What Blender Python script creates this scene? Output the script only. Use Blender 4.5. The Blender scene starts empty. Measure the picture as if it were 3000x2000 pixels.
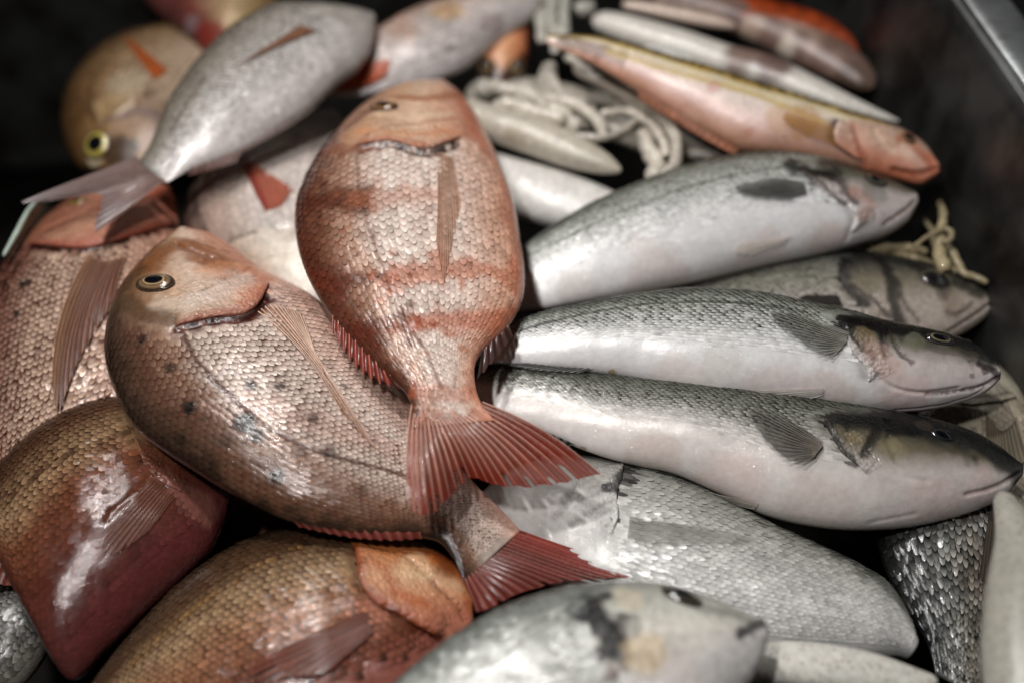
import bpy, math
import numpy as np
from mathutils import Vector, Matrix

# ------------------------------------------------------------------ camera, world, lamps, exposure
SC = bpy.context.scene
COL = SC.collection
PITCH = math.radians(50.0)      # how steeply the camera looks down into the tub
DIST = 0.75                     # metres from the camera to the top of the heap at the picture's centre
LENS = 40.0
cam_d = bpy.data.cameras.new("camera")
cam = bpy.data.objects.new("camera", cam_d)
COL.objects.link(cam)
SC.camera = cam
CAM = np.array([0.0, -DIST * math.cos(PITCH), DIST * math.sin(PITCH)])
cam.location = CAM
cam.rotation_euler = (math.radians(90) - PITCH, 0, 0)
cam_d.lens = LENS
cam_d.sensor_width = 36.0
cam_d.clip_start = 0.02
cam_d.clip_end = 30.0
cam_d.dof.use_dof = True
cam_d.dof.focus_distance = 0.697
cam_d.dof.aperture_fstop = 1.7
cam_d.dof.aperture_blades = 9

w = bpy.data.worlds.new("World")
SC.world = w
w.use_nodes = True
bg = w.node_tree.nodes["Background"]
bg.inputs[0].default_value = (0.80, 0.92, 1.0, 1)
bg.inputs[1].default_value = 0.008


def lamp(name, loc, target, size, size_y, power, color, spread=180):
    ld = bpy.data.lights.new(name, 'AREA')
    ld.shape = 'RECTANGLE'
    ld.size = size
    ld.size_y = size_y
    ld.energy = power
    ld.color = color
    ld.spread = math.radians(spread)
    o = bpy.data.objects.new(name, ld)
    COL.objects.link(o)
    o.location = loc
    zl = (Vector(loc) - Vector(target)).normalized()          # a tube hung lengthways, front to back
    yl = (Vector((0, 1, 0)) - zl * zl.y).normalized()
    xl = yl.cross(zl)
    o.rotation_euler = Matrix((xl, yl, zl)).transposed().to_euler()
    return o


for ly, pw in ((-0.40, 2.5), (0.16, 2.9), (0.62, 1.5)):          # a row of bulbs over the stall
    lamp("market_lamp", (-0.34, ly, 1.22), (0.04, ly * 0.15, 0), 0.06, 0.09, pw, (1.0, 0.988, 0.975), 110)

SC.view_settings.view_transform = 'Standard'
SC.view_settings.look = 'None'
SC.view_settings.exposure = 0.0
SC.view_settings.gamma = 1.0
SC.cycles.use_denoising = True
SC.cycles.max_bounces = 8
SC.cycles.transparent_max_bounces = 12
SC.cycles.caustics_reflective = False
SC.cycles.caustics_refractive = False
SC.cycles.sample_clamp_indirect = 4.0

# ------------------------------------------------------------------ reading positions off the photograph
W0, H0 = 2352.0, 1568.0
FPX = LENS / 36.0 * W0
FWD = np.array([0, math.cos(PITCH), -math.sin(PITCH)])
UPV = np.array([0, math.sin(PITCH), math.cos(PITCH)])
RGT = np.array([1.0, 0, 0])
rng = np.random.default_rng(7)


def ray(px, py):
    return FWD + (px - W0 / 2) / FPX * RGT + (H0 / 2 - py) / FPX * UPV


def at_z(px, py, z):
    d = ray(px, py)
    return CAM + d * ((z - CAM[2]) / d[2])


def on_plane(px, py, p0, n):
    d = ray(px, py)
    return CAM + d * (np.dot(p0 - CAM, n) / np.dot(d, n))


def project(P):
    v = P - CAM
    z = v @ FWD
    return np.stack([W0 / 2 + FPX * (v @ RGT) / z, H0 / 2 - FPX * (v @ UPV) / z, z], -1)


def lin(c):
    c = np.asarray(c, float) / 255.0
    return np.where(c <= 0.04045, c / 12.92, ((c + 0.055) / 1.055) ** 2.4)


def unit(v):
    return v / np.maximum(np.linalg.norm(v, axis=-1, keepdims=True), 1e-12)


def smooth(a, b, x):
    t = np.clip((x - a) / (b - a), 0, 1)
    return t * t * (3 - 2 * t)


def catmull(ts, pts, t):
    """centripetal-like cubic through pts at parameters ts"""
    pts = np.asarray(pts, float)
    n = len(ts)
    m = np.zeros_like(pts)
    m[1:-1] = (pts[2:] - pts[:-2]) / (ts[2:] - ts[:-2])[:, None]
    m[0] = (pts[1] - pts[0]) / (ts[1] - ts[0])
    m[-1] = (pts[-1] - pts[-2]) / (ts[-1] - ts[-2])
    i = np.clip(np.searchsorted(ts, t) - 1, 0, n - 2)
    h = (ts[i + 1] - ts[i])[:, None]
    s = ((t - ts[i]) / (ts[i + 1] - ts[i]))[:, None]
    return ((2 * s**3 - 3 * s**2 + 1) * pts[i] + (s**3 - 2 * s**2 + s) * h * m[i]
            + (-2 * s**3 + 3 * s**2) * pts[i + 1] + (s**3 - s**2) * h * m[i + 1])


def polyline(pts, n, rounded=True):
    pts = np.asarray(pts, float)
    d = np.concatenate([[0], np.cumsum(np.linalg.norm(np.diff(pts, axis=0), axis=1))])
    t = np.linspace(0, d[-1], n)
    if rounded and len(pts) > 2:
        return catmull(d, pts, t)
    return np.stack([np.interp(t, d, pts[:, k]) for k in range(pts.shape[1])], -1)


def _hash(ix, iy, iz, seed):
    h = (ix * 374761393 + iy * 668265263 + iz * 2147483647 + seed * 974711) & 0xFFFFFFFF
    h = ((h ^ (h >> 13)) * 1274126177) & 0xFFFFFFFF
    return ((h ^ (h >> 16)) & 0xFFFF) / 65535.0


def noise(P, scale, seed=0):
    """smooth value noise in 0..1"""
    q = P * scale + 1000.0
    i = np.floor(q).astype(np.int64)
    f = q - i
    f = f * f * (3 - 2 * f)
    r = 0
    for dx in (0, 1):
        for dy in (0, 1):
            for dz in (0, 1):
                wgt = (np.where(dx, f[..., 0], 1 - f[..., 0]) * np.where(dy, f[..., 1], 1 - f[..., 1])
                       * np.where(dz, f[..., 2], 1 - f[..., 2]))
                r = r + wgt * _hash(i[..., 0] + dx, i[..., 1] + dy, i[..., 2] + dz, seed)
    return r


def fbm(P, scale, seed=0):
    return 0.55 * noise(P, scale, seed) + 0.3 * noise(P, scale * 2.1, seed + 1) + 0.15 * noise(P, scale * 4.3, seed + 2)


# ------------------------------------------------------------------ meshes
def add_mesh(name, V, F, mat, parent=None, color=None, extra=None, smooth_shade=True):
    V = np.ascontiguousarray(V, dtype=np.float32).reshape(-1, 3)
    me = bpy.data.meshes.new(name)
    F = np.asarray(F, dtype=np.int32)
    nf, k = F.shape
    me.vertices.add(len(V))
    me.vertices.foreach_set("co", V.ravel())
    me.loops.add(nf * k)
    me.loops.foreach_set("vertex_index", F.ravel())
    me.polygons.add(nf)
    me.polygons.foreach_set("loop_start", np.arange(0, nf * k, k, dtype=np.int32))
    me.polygons.foreach_set("use_smooth", np.full(nf, smooth_shade, dtype=bool))
    if color is not None:
        c = np.asarray(color, np.float32).reshape(-1, color.shape[-1])
        if c.shape[1] == 3:
            c = np.concatenate([c, np.zeros((len(c), 1), np.float32)], 1)
        a = me.attributes.new("Col", 'FLOAT_COLOR', 'POINT')
        a.data.foreach_set("color", np.ascontiguousarray(c, np.float32).ravel())
    if extra is not None:
        for nm, arr in extra.items():
            a = me.attributes.new(nm, 'FLOAT', 'POINT')
            a.data.foreach_set("value", np.ascontiguousarray(arr, np.float32).ravel())
    me.update(calc_edges=True)
    me.validate()
    me.materials.append(mat)
    o = bpy.data.objects.new(name, me)
    COL.objects.link(o)
    if parent is not None:
        o.parent = parent
    return o


def grid_faces(nu, nv, wrap=False):
    """quads of a (nu x nv) vertex grid, optionally closed in v"""
    i = np.arange(nu - 1)[:, None]
    j = np.arange(nv if wrap else nv - 1)[None, :]
    j2 = (j + 1) % nv
    a = i * nv + j
    b = (i + 1) * nv + j
    c = (i + 1) * nv + j2
    d = i * nv + j2
    return np.stack([a, b, c, d], -1).reshape(-1, 4)


def tag(o, label=None, cat=None, group=None, kind=None):
    if label:
        o["label"] = label
    if cat:
        o["category"] = cat
    if group:
        o["group"] = group
    if kind:
        o["kind"] = kind
    return o


def thing(name, label, cat, group=None):
    o = bpy.data.objects.new(name, None)
    o.empty_display_size = 0.02
    COL.objects.link(o)
    return tag(o, label, cat, group)


# ------------------------------------------------------------------ materials
def new_mat(name):
    m = bpy.data.materials.new(name)
    m.use_nodes = True
    nt = m.node_tree
    return m, nt, nt.nodes["Principled BSDF"], nt.nodes["Material Output"]


def node(nt, t, **kw):
    n = nt.nodes.new(t)
    for k, v in kw.items():
        setattr(n, k, v)
    return n


def skin_mat(name, rough=0.3, coat=0.5, bump=0.25, bscale=700, metal=0.35, sss=0.0, wet=0.35, spec=0.5, cells=0.0, vary=0.16, dots=0.0):
    """wet fish skin: colour from the painted pigment attribute, alpha = how silvery"""
    m, nt, p, out = new_mat(name)
    L = nt.links.new
    at = node(nt, 'ShaderNodeAttribute', attribute_name="Col")
    co = node(nt, 'ShaderNodeTexCoord')
    n1 = node(nt, 'ShaderNodeTexNoise')
    n1.inputs['Scale'].default_value = 260
    n1.inputs['Detail'].default_value = 4
    L(co.outputs['Object'], n1.inputs['Vector'])
    mp = node(nt, 'ShaderNodeMapRange')
    mp.inputs['From Min'].default_value = 0.3
    mp.inputs['From Max'].default_value = 0.7
    mp.inputs['To Min'].default_value = 1 - vary
    mp.inputs['To Max'].default_value = 1 + vary
    L(n1.outputs['Fac'], mp.inputs['Value'])
    mul = node(nt, 'ShaderNodeVectorMath', operation='SCALE')
    L(at.outputs['Color'], mul.inputs[0])
    L(mp.outputs[0], mul.inputs['Scale'])
    if dots:
        dn = node(nt, 'ShaderNodeTexVoronoi')
        dn.inputs['Scale'].default_value = 260
        L(co.outputs['Object'], dn.inputs['Vector'])
        dr = node(nt, 'ShaderNodeMapRange')
        dr.inputs['From Min'].default_value = 0.12
        dr.inputs['From Max'].default_value = 0.3
        dr.inputs['To Min'].default_value = dots
        dr.inputs['To Max'].default_value = 0.0
        L(dn.outputs['Distance'], dr.inputs['Value'])
        n5 = node(nt, 'ShaderNodeTexNoise')
        n5.inputs['Scale'].default_value = 35
        L(co.outputs['Object'], n5.inputs['Vector'])
        d2 = node(nt, 'ShaderNodeMath', operation='MULTIPLY')
        L(dr.outputs[0], d2.inputs[0])
        L(n5.outputs['Fac'], d2.inputs[1])
        mxc = node(nt, 'ShaderNodeMixRGB')
        mxc.inputs[2].default_value = (0.10, 0.045, 0.035, 1)
        L(d2.outputs[0], mxc.inputs[0])
        L(mul.outputs[0], mxc.inputs[1])
        L(mxc.outputs[0], p.inputs['Base Color'])
    else:
        L(mul.outputs[0], p.inputs['Base Color'])
    mm = node(nt, 'ShaderNodeMath', operation='MULTIPLY')
    mm.inputs[1].default_value = metal
    L(at.outputs['Alpha'], mm.inputs[0])
    L(mm.outputs[0], p.inputs['Metallic'])
    n2 = node(nt, 'ShaderNodeTexNoise')
    n2.inputs['Scale'].default_value = 120
    L(co.outputs['Object'], n2.inputs['Vector'])
    mr = node(nt, 'ShaderNodeMapRange')
    mr.inputs['To Min'].default_value = rough * 0.7
    mr.inputs['To Max'].default_value = rough * 1.35
    L(n2.outputs['Fac'], mr.inputs['Value'])
    L(mr.outputs[0], p.inputs['Roughness'])
    p.inputs['Specular IOR Level'].default_value = spec
    p.inputs['Coat Weight'].default_value = coat
    p.inputs['Coat Roughness'].default_value = 0.045
    n3 = node(nt, 'ShaderNodeTexNoise')
    n3.inputs['Scale'].default_value = bscale
    n3.inputs['Detail'].default_value = 3
    L(co.outputs['Object'], n3.inputs['Vector'])
    b1 = node(nt, 'ShaderNodeBump')
    b1.inputs['Strength'].default_value = bump
    b1.inputs['Distance'].default_value = 0.0006
    if cells:
        vo = node(nt, 'ShaderNodeTexVoronoi')
        vo.inputs['Scale'].default_value = 380
        L(co.outputs['Object'], vo.inputs['Vector'])
        ad = node(nt, 'ShaderNodeMath', operation='MULTIPLY_ADD')
        ad.inputs[1].default_value = -cells
        L(vo.outputs['Distance'], ad.inputs[0])
        L(n3.outputs['Fac'], ad.inputs[2])
        L(ad.outputs[0], b1.inputs['Height'])
    else:
        L(n3.outputs['Fac'], b1.inputs['Height'])
    L(b1.outputs[0], p.inputs['Normal'])
    n4 = node(nt, 'ShaderNodeTexNoise')
    n4.inputs['Scale'].default_value = 420
    n4.inputs['Detail'].default_value = 3
    L(co.outputs['Object'], n4.inputs['Vector'])
    b2 = node(nt, 'ShaderNodeBump')
    b2.inputs['Strength'].default_value = wet
    b2.inputs['Distance'].default_value = 0.0012
    L(n4.outputs['Fac'], b2.inputs['Height'])
    L(b1.outputs[0], b2.inputs['Normal'])
    L(b2.outputs[0], p.inputs['Coat Normal'])
    if sss:
        p.inputs['Subsurface Weight'].default_value = sss
        p.inputs['Subsurface Radius'].default_value = (1.0, 0.5, 0.35)
        p.inputs['Subsurface Scale'].default_value = 0.003
    return m


def fin_mat(name, rough=0.3):
    m, nt, p, out = new_mat(name)
    L = nt.links.new
    at = node(nt, 'ShaderNodeAttribute', attribute_name="Col")
    L(at.outputs['Color'], p.inputs['Base Color'])
    p.inputs['Roughness'].default_value = rough
    p.inputs['Coat Weight'].default_value = 0.4
    p.inputs['Coat Roughness'].default_value = 0.15
    co = node(nt, 'ShaderNodeTexCoord')
    n3 = node(nt, 'ShaderNodeTexNoise')
    n3.inputs['Scale'].default_value = 500
    L(co.outputs['Object'], n3.inputs['Vector'])
    b1 = node(nt, 'ShaderNodeBump')
    b1.inputs['Strength'].default_value = 0.35
    b1.inputs['Distance'].default_value = 0.0006
    L(n3.outputs['Fac'], b1.inputs['Height'])
    L(b1.outputs[0], p.inputs['Normal'])
    tr = node(nt, 'ShaderNodeBsdfTranslucent')
    L(at.outputs['Color'], tr.inputs['Color'])
    mx = node(nt, 'ShaderNodeMixShader')
    mx.inputs[0].default_value = 0.25
    L(p.outputs[0], mx.inputs[1])
    L(tr.outputs[0], mx.inputs[2])
    tp = node(nt, 'ShaderNodeBsdfTransparent')
    m2 = node(nt, 'ShaderNodeMixShader')
    L(at.outputs['Alpha'], m2.inputs[0])
    L(tp.outputs[0], m2.inputs[1])
    L(mx.outputs[0], m2.inputs[2])
    L(m2.outputs[0], out.inputs[0])
    return m


def gloss_mat(name, color, rough=0.08, coat=1.0, metal=0.0):
    m, nt, p, out = new_mat(name)
    p.inputs['Base Color'].default_value = (*color, 1)
    p.inputs['Roughness'].default_value = rough
    p.inputs['Coat Weight'].default_value = coat
    p.inputs['Coat Roughness'].default_value = 0.03
    p.inputs['Metallic'].default_value = metal
    return m


M_SKIN = skin_mat("wet_skin", 0.27, 0.6, 0.35, wet=0.7, spec=0.3, cells=1.0)
M_HEAD = skin_mat("wet_head_skin", 0.28, 0.9, 0.7, 900, wet=1.0, spec=0.2, cells=1.8)
M_BELLY = skin_mat("smooth_silver_skin", 0.27, 0.8, 0.12, 1100, wet=1.0, sss=0.12, spec=0.15, vary=0.07, cells=0.7)
M_SCALE = skin_mat("scales", 0.25, 0.35, 0.12, 1500, metal=0.18, wet=0.3, spec=0.3)
M_FIN = fin_mat("fin_membrane")
M_RAY = skin_mat("fin_ray", 0.3, 0.5, 0.2)
M_SQUID = skin_mat("squid_flesh", 0.35, 0.6, 0.2, 500, sss=0.3, wet=0.8, dots=1.0)
M_PUPIL = gloss_mat("pupil", (0.003, 0.003, 0.006))
M_EYE = skin_mat("eye", 0.12, 1.0, 0.0)


# ------------------------------------------------------------------ one fish
class Fish:
    pass


PROF_U = np.array([0, .03, .08, .16, .28, .42, .58, .75, .9, 1.0])
PROF_T = np.array([.18, .34, .55, .78, .97, 1.0, .86, .56, .24, .012])


def make_fish(name, label, cat, pairs, z, n=(0, 0, 1), k=0.40, p=1.1, nu=180, nv=96, bow=None, group=None,
              stops=None, head=None, gill=None, gill_h=1.4, gill_cols=None, creases=(), blobs=(), scales=None,
              eyes=(), fins=(), mat=None, mottle=(0.12, 60), silver=0.25, band=None, prof=None, gillfront=0.10,
              head_silver=None, slit_s=0.9, drops=0, tail=None):
    f = Fish()
    root = thing(name, label, cat, group or {'bream': 'bream in the heap', 'sea_bass': 'sea bass lying side by side', 'gilthead_bream': 'gilthead bream in the heap', 'red_mullet': 'small red fish at the top'}.get(name))
    pairs = np.asarray(pairs, float)
    n = unit(np.asarray(n, float))
    mid = pairs[len(pairs) // 2]
    p0 = at_z((mid[0] + mid[2]) / 2, (mid[1] + mid[3]) / 2, z)
    D = np.array([on_plane(a[0], a[1], p0, n) for a in pairs])
    Vv = np.array([on_plane(a[2], a[3], p0, n) for a in pairs])
    cen = (D + Vv) / 2
    t = np.concatenate([[0], np.cumsum(np.linalg.norm(np.diff(cen, axis=0), axis=1))])
    length = t[-1]
    u = np.linspace(0, 1, nu + 1)
    tt = u * length
    Ds, Vs = catmull(t, D, tt), catmull(t, Vv, tt)
    C = (Ds + Vs) / 2
    Hh = (Ds - Vs) / 2
    hmax = np.linalg.norm(Hh, axis=1).max()
    pu, pt = prof if prof else (PROF_U, PROF_T)
    th = k * hmax * np.interp(u, pu, pt)
    ker = np.ones(9) / 9
    th = np.convolve(np.pad(th, 4, mode='edge'), ker, 'valid')
    if bow is not None:
        C = C + np.interp(u, [b[0] for b in bow], [b[1] for b in bow])[:, None] * n
    f.n, f.p0, f.length, f.root = n, p0, length, root
    nb = max(10, nv // 5)
    ph = np.concatenate([np.linspace(0, math.pi, nv + 1), np.linspace(math.pi, 2 * math.pi, nb + 1)[1:-1]])
    cx = np.cos(ph)
    sy = np.sign(np.sin(ph)) * np.abs(np.sin(ph)) ** p
    P = C[:, None, :] + Hh[:, None, :] * cx[None, :, None] + n[None, None, :] * (th[:, None] * sy[None, :])[..., None]

    def normals(P):
        du = np.gradient(P, axis=0)
        dv = np.roll(P, -1, 1) - np.roll(P, 1, 1)
        N = unit(np.cross(du, dv))
        if np.mean(N[nu // 2, nv // 2] @ n) < 0:
            N = -N
        return N
    N = normals(P)
    vis = nv + 1
    pr = project(P[:, :vis].reshape(-1, 3)).reshape(nu + 1, vis, 3)
    facing = np.einsum('ijk,ijk->ij', N[:, :vis], CAM - P[:, :vis]) > 0
    f.pxm = pr[nu // 2, nv // 2, 2] / FPX          # metres per picture pixel

    def trace(x, y):
        d = (pr[..., 0] - x) ** 2 + (pr[..., 1] - y) ** 2 + np.where(facing, 0, 400)
        return np.unravel_index(np.argmin(d), d.shape)

    def trace_line(pts, step=8):
        pts = np.asarray(pts, float)
        L = np.linalg.norm(np.diff(pts, axis=0), axis=1).sum()
        q = polyline(pts, max(3, int(L / step)))
        idx = np.array([trace(a, b) for a, b in q])
        return idx

    # pigment and relief traced on the skin
    tr_cr = []
    for c in creases:
        idx = trace_line(c['l'])
        q = P[idx[:, 0], idx[:, 1]]
        q2 = q.copy()
        if len(q) > 4:
            q2[1:-1] = (q[:-2] + q[1:-1] * 2 + q[2:]) / 4
        tr_cr.append((q2, c))
    tr_bl = []
    for b in blobs:
        i, j = trace(b[0], b[1])
        tr_bl.append((P[i, j], b))

    def dist_line(X, q):
        # distance of points X to polyline q
        best = np.full(len(X), 1e9)
        for a, b in zip(q[:-1], q[1:]):
            ab = b - a
            l2 = ab @ ab + 1e-14
            s = np.clip(((X - a) @ ab) / l2, 0, 1)
            d = X - (a + s[:, None] * ab)
            best = np.minimum(best, np.einsum('ij,ij->i', d, d))
        return np.sqrt(best)

    gcurve = None
    if gill is not None:
        gi = trace_line(gill, 10)
        gp, gu = ph[gi[:, 1]], u[gi[:, 0]]
        o_ = np.argsort(gp)
        gp, gu = gp[o_], gu[o_]
        gs = np.linspace(gp[0], gp[-1], 40)
        gg = np.interp(gs, gp, gu)
        gg = np.convolve(np.pad(gg, 2, mode='edge'), np.ones(5) / 5, 'valid')
        gcurve = (gs, gg)

    def ug(phi):
        if gcurve is None:
            return np.full_like(phi, 0.22)
        g = np.interp(phi, gcurve[0], gcurve[1])
        return g - 0.10 * smooth(0.0, 0.5, gcurve[0][0] - phi) * min(1.0, gcurve[1][0] / 0.2)

    st_w = np.array([s[0] for s in stops])[::-1]
    st_c = np.array([lin(s[1]) for s in stops])[::-1]
    st_s = np.array([s[2] if len(s) > 2 else silver for s in stops])[::-1]
    if head:
        hd_w = np.array([s[0] for s in head])[::-1]
        hd_c = np.array([lin(s[1]) for s in head])[::-1]

    def pigment(X, uu, phi):
        ww = np.cos(phi)
        nz = fbm(X, mottle[1], 3) - 0.5
        wj = np.clip(ww + nz * 0.25, -1, 1)
        c = np.stack([np.interp(wj, st_w, st_c[:, i]) for i in range(3)], -1)
        s = np.interp(wj, st_w, st_s)
        if head:
            hc = np.stack([np.interp(wj, hd_w, hd_c[:, i]) for i in range(3)], -1)
            g = ug(phi)
            m = 1 - smooth(g - 0.035, g + 0.02, uu + (nz * 0.08))
            c = c * (1 - m)[:, None] + hc * m[:, None]
            s = s * (1 - m) + (silver * 0.5 if head_silver is None else head_silver) * m
        c = c * (1 + mottle[0] * 4 * nz)[:, None]
        for q, cr in tr_cr:
            if cr.get('c') is None:
                continue
            cw = cr.get('cw', 6) * f.pxm
            d = dist_line(X, q)
            d = d * (1 + cr.get('rag', 0.5) * 2 * (noise(X, 1.1 / cw, 11) - 0.5))
            m = (1 - smooth(cw * 0.45, cw * 1.5, d)) * cr.get('s', 0.8)
            c = c * (1 - m)[:, None] + lin(cr['c']) * m[:, None]
            s = s * (1 - m * 0.7)
        for q, b in tr_bl:
            r = b[2] * f.pxm * 1.3
            d = np.linalg.norm(X - q, axis=1)
            d = d * (1 + 0.9 * (fbm(X, 1.2 / r, int(b[0]) % 17) - 0.5))
            m = (1 - smooth(r * 0.75, r * 1.2, d)) * b[4]
            c = c * (1 - m)[:, None] + lin(b[3]) * m[:, None]
            s = s * (1 - m)
        return np.clip(np.concatenate([c, s[:, None]], 1), 0.002, 0.95)

    # relief
    Xv = P[:, :vis].reshape(-1, 3)
    disp = np.zeros(len(Xv))
    for q, cr in tr_cr:
        if cr.get('d', 0):
            wd = cr.get('w', 5) * f.pxm
            d = dist_line(Xv, q)
            disp -= cr['d'] * 0.001 * np.exp(-(d / wd) ** 2)
    UU = np.repeat(u, vis)
    PH = np.tile(ph[:vis], nu + 1)
    hm = 1 - smooth(ug(PH) - 0.03, ug(PH) + 0.02, UU)
    disp += hm * (fbm(Xv, 90, 5) - 0.5) * 0.0008 * (0.3 + np.sin(PH))
    disp += (fbm(Xv, 28, 8) - 0.5) * 0.0022 * np.sin(PH)
    P[:, :vis] += N[:, :vis] * disp.reshape(nu + 1, vis)[..., None]
    N = normals(P)

    X = P.reshape(-1, 3)
    UA = np.repeat(u, len(ph))
    PA = np.tile(ph, nu + 1)
    PAf = np.where(PA > math.pi, 2 * math.pi - PA, PA)
    colr = pigment(X, UA, PAf)
    if gcurve is not None and gill_h:
        # raw red flesh inside the gill slit, under the lip of the cover
        inr = smooth(gcurve[0][0], gcurve[0][0] + 0.15, PAf) * smooth(-gcurve[0][-1], -gcurve[0][-1] + 0.15, -PAf)
        slit = np.exp(-((UA - ug(PAf) - 0.006) / 0.013) ** 2) * inr * slit_s
        colr[:, :3] = colr[:, :3] * (1 - slit)[:, None] + lin((44, 14, 10)) * slit[:, None]
    if scales:
        wm = scales.get('wmin', -0.9)
        ins = smooth(ug(PAf), ug(PAf) + 0.03, UA) * smooth(wm + 0.12, wm + 0.5, np.cos(PAf)) * (np.cos(PAf) < scales.get('wmax', .97))
        colr[:, :3] *= (1 - ins * scales.get('gap', 0.35))[:, None]
    V = np.concatenate([X, C[:1] - 0 * n, C[-1:]])
    nvv = len(ph)
    F = grid_faces(nu + 1, nvv, True)
    a = np.arange(nvv)
    cap0 = np.stack([np.full(nvv, len(X)), a, (a + 1) % nvv, np.full(nvv, len(X))], -1)
    last = nu * nvv
    cap1 = np.stack([last + a, np.full(nvv, len(X) + 1), last + (a + 1) % nvv], -1)
    cap0 = cap0[:, :3]
    me_c = np.concatenate([colr, colr[:1], colr[-1:]])
    body = add_mesh("body", V, F, mat or M_SKIN, root, me_c)
    # close the two ends with fans (same mesh, added through a second polygon batch)
    bm_caps = np.concatenate([cap0, cap1])
    import bmesh
    bm = bmesh.new()
    bm.from_mesh(body.data)
    bm.verts.ensure_lookup_table()
    for tri in bm_caps:
        try:
            fc = bm.faces.new([bm.verts[i] for i in tri])
            fc.smooth = True
        except ValueError:
            pass
    bmesh.ops.recalc_face_normals(bm, faces=bm.faces)
    bm.to_mesh(body.data)
    bm.free()

    def surf(uu, phi):
        x = np.clip(uu, 0, 1) * nu
        y = np.clip(phi / math.pi, 0, 1) * nv
        i = np.clip(x.astype(int), 0, nu - 1)
        j = np.clip(y.astype(int), 0, nv - 1)
        fx, fy = (x - i)[..., None], (y - j)[..., None]
        w00, w10, w01, w11 = (1 - fx) * (1 - fy), fx * (1 - fy), (1 - fx) * fy, fx * fy
        Q = P[i, j] * w00 + P[i + 1, j] * w10 + P[i, j + 1] * w01 + P[i + 1, j + 1] * w11
        M = N[i, j] * w00 + N[i + 1, j] * w10 + N[i, j + 1] * w01 + N[i + 1, j + 1] * w11
        return Q, unit(M)
    f.surf, f.trace, f.P, f.N, f.u, f.ph = surf, trace, P, N, u, ph

    # gill cover: a plate that lifts off the head towards its hind edge
    if gcurve is not None and gill_h:
        na, nbb = 22, 64
        a = np.linspace(0, 1, na)
        bb = np.linspace(gcurve[0][0], gcurve[0][-1], nbb)
        gu_ = ug(bb)
        A, B = np.meshgrid(a, bb, indexing='ij')
        e = np.linspace(0, 1, nbb)
        tap = 0.1 + 0.9 * smooth(0, .3, e) * smooth(0, .3, 1 - e)
        U = np.maximum(gu_[None, :] - gillfront * (1 - A) * tap[None, :], 0.005)
        Q, M = surf(U, B)
        ends = smooth(0, .12, e) * smooth(0, .12, 1 - e)
        hgt = gill_h * 0.001 * smooth(0.15, 0.95, A) * ends[None, :] + 0.00018 - 0.0006 * (1 - smooth(0, .25, ends))[None, :]
        hgt += (fbm(Q.reshape(-1, 3), 160, 4).reshape(A.shape) - 0.5) * 0.0004 * A
        top = Q + M * hgt[..., None]
        # turned-under hind edge
        r1, _ = surf(gu_ + 0.002, bb)
        lip = top[-1] * 0.45 + (r1 - M[-1] * 0.0006) * 0.55
        Q2 = np.concatenate([top, lip[None], (r1 - M[-1] * 0.0012)[None]])
        U2 = np.concatenate([U, U[-1:], U[-1:]])
        B2 = np.concatenate([B, B[-1:], B[-1:]])
        pc = pigment(Q2.reshape(-1, 3), U2.ravel() - 0.02, B2.ravel())
        if gill_cols:
            m = (smooth(0.72, 1.0, np.concatenate([A, A[-1:], A[-1:]])).ravel() * 0.7)[:, None]
            pc[:, :3] = pc[:, :3] * (1 - m) + lin(gill_cols) * m
        add_mesh("gill_cover", Q2, grid_faces(na + 2, nbb), M_HEAD, root, pc)

    if scales:
        make_scales(f, scales, pigment, ug, k, p)
    if drops:
        make_drops(f, drops)
    for e in eyes:
        make_eye(f, **e)
    for fn in fins:
        make_fin(f, **fn)
    if tail:
        # forked tail continuing the body's line, for fish whose tail lies under a neighbour
        e0, e1 = pairs[-1][:2], pairs[-1][2:]
        ax = (e0 + e1) / 2 - (pairs[-3][:2] + pairs[-3][2:]) / 2
        ax = ax / np.linalg.norm(ax) * tail[0]
        sd = (e0 - e1) * 0.45
        m_ = (e0 + e1) / 2
        make_fin(f, name="caudal_fin", base=[tuple(e0 - ax * 0.12), tuple(e1 - ax * 0.12)], tip=[tuple(e0 + ax + sd), tuple(m_ + ax * 0.6), tuple(e1 + ax - sd)], rays=12,
                 col=tail[1], ray_col=tail[2], on="plane", alpha=.9, lift=(0, -.004), zoff=(bow[-1][1] if bow else 0.0))
    return f


def drop_mat():
    m, nt, p, out = new_mat("water_drop")
    g = node(nt, 'ShaderNodeBsdfGlossy')
    g.inputs['Roughness'].default_value = 0.03
    t = node(nt, 'ShaderNodeBsdfTransparent')
    fr = node(nt, 'ShaderNodeFresnel')
    fr.inputs['IOR'].default_value = 1.45
    mx = node(nt, 'ShaderNodeMixShader')
    nt.links.new(fr.outputs[0], mx.inputs[0])
    nt.links.new(t.outputs[0], mx.inputs[1])
    nt.links.new(g.outputs[0], mx.inputs[2])
    nt.links.new(mx.outputs[0], out.inputs[0])
    return m


M_DROP = drop_mat()


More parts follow.
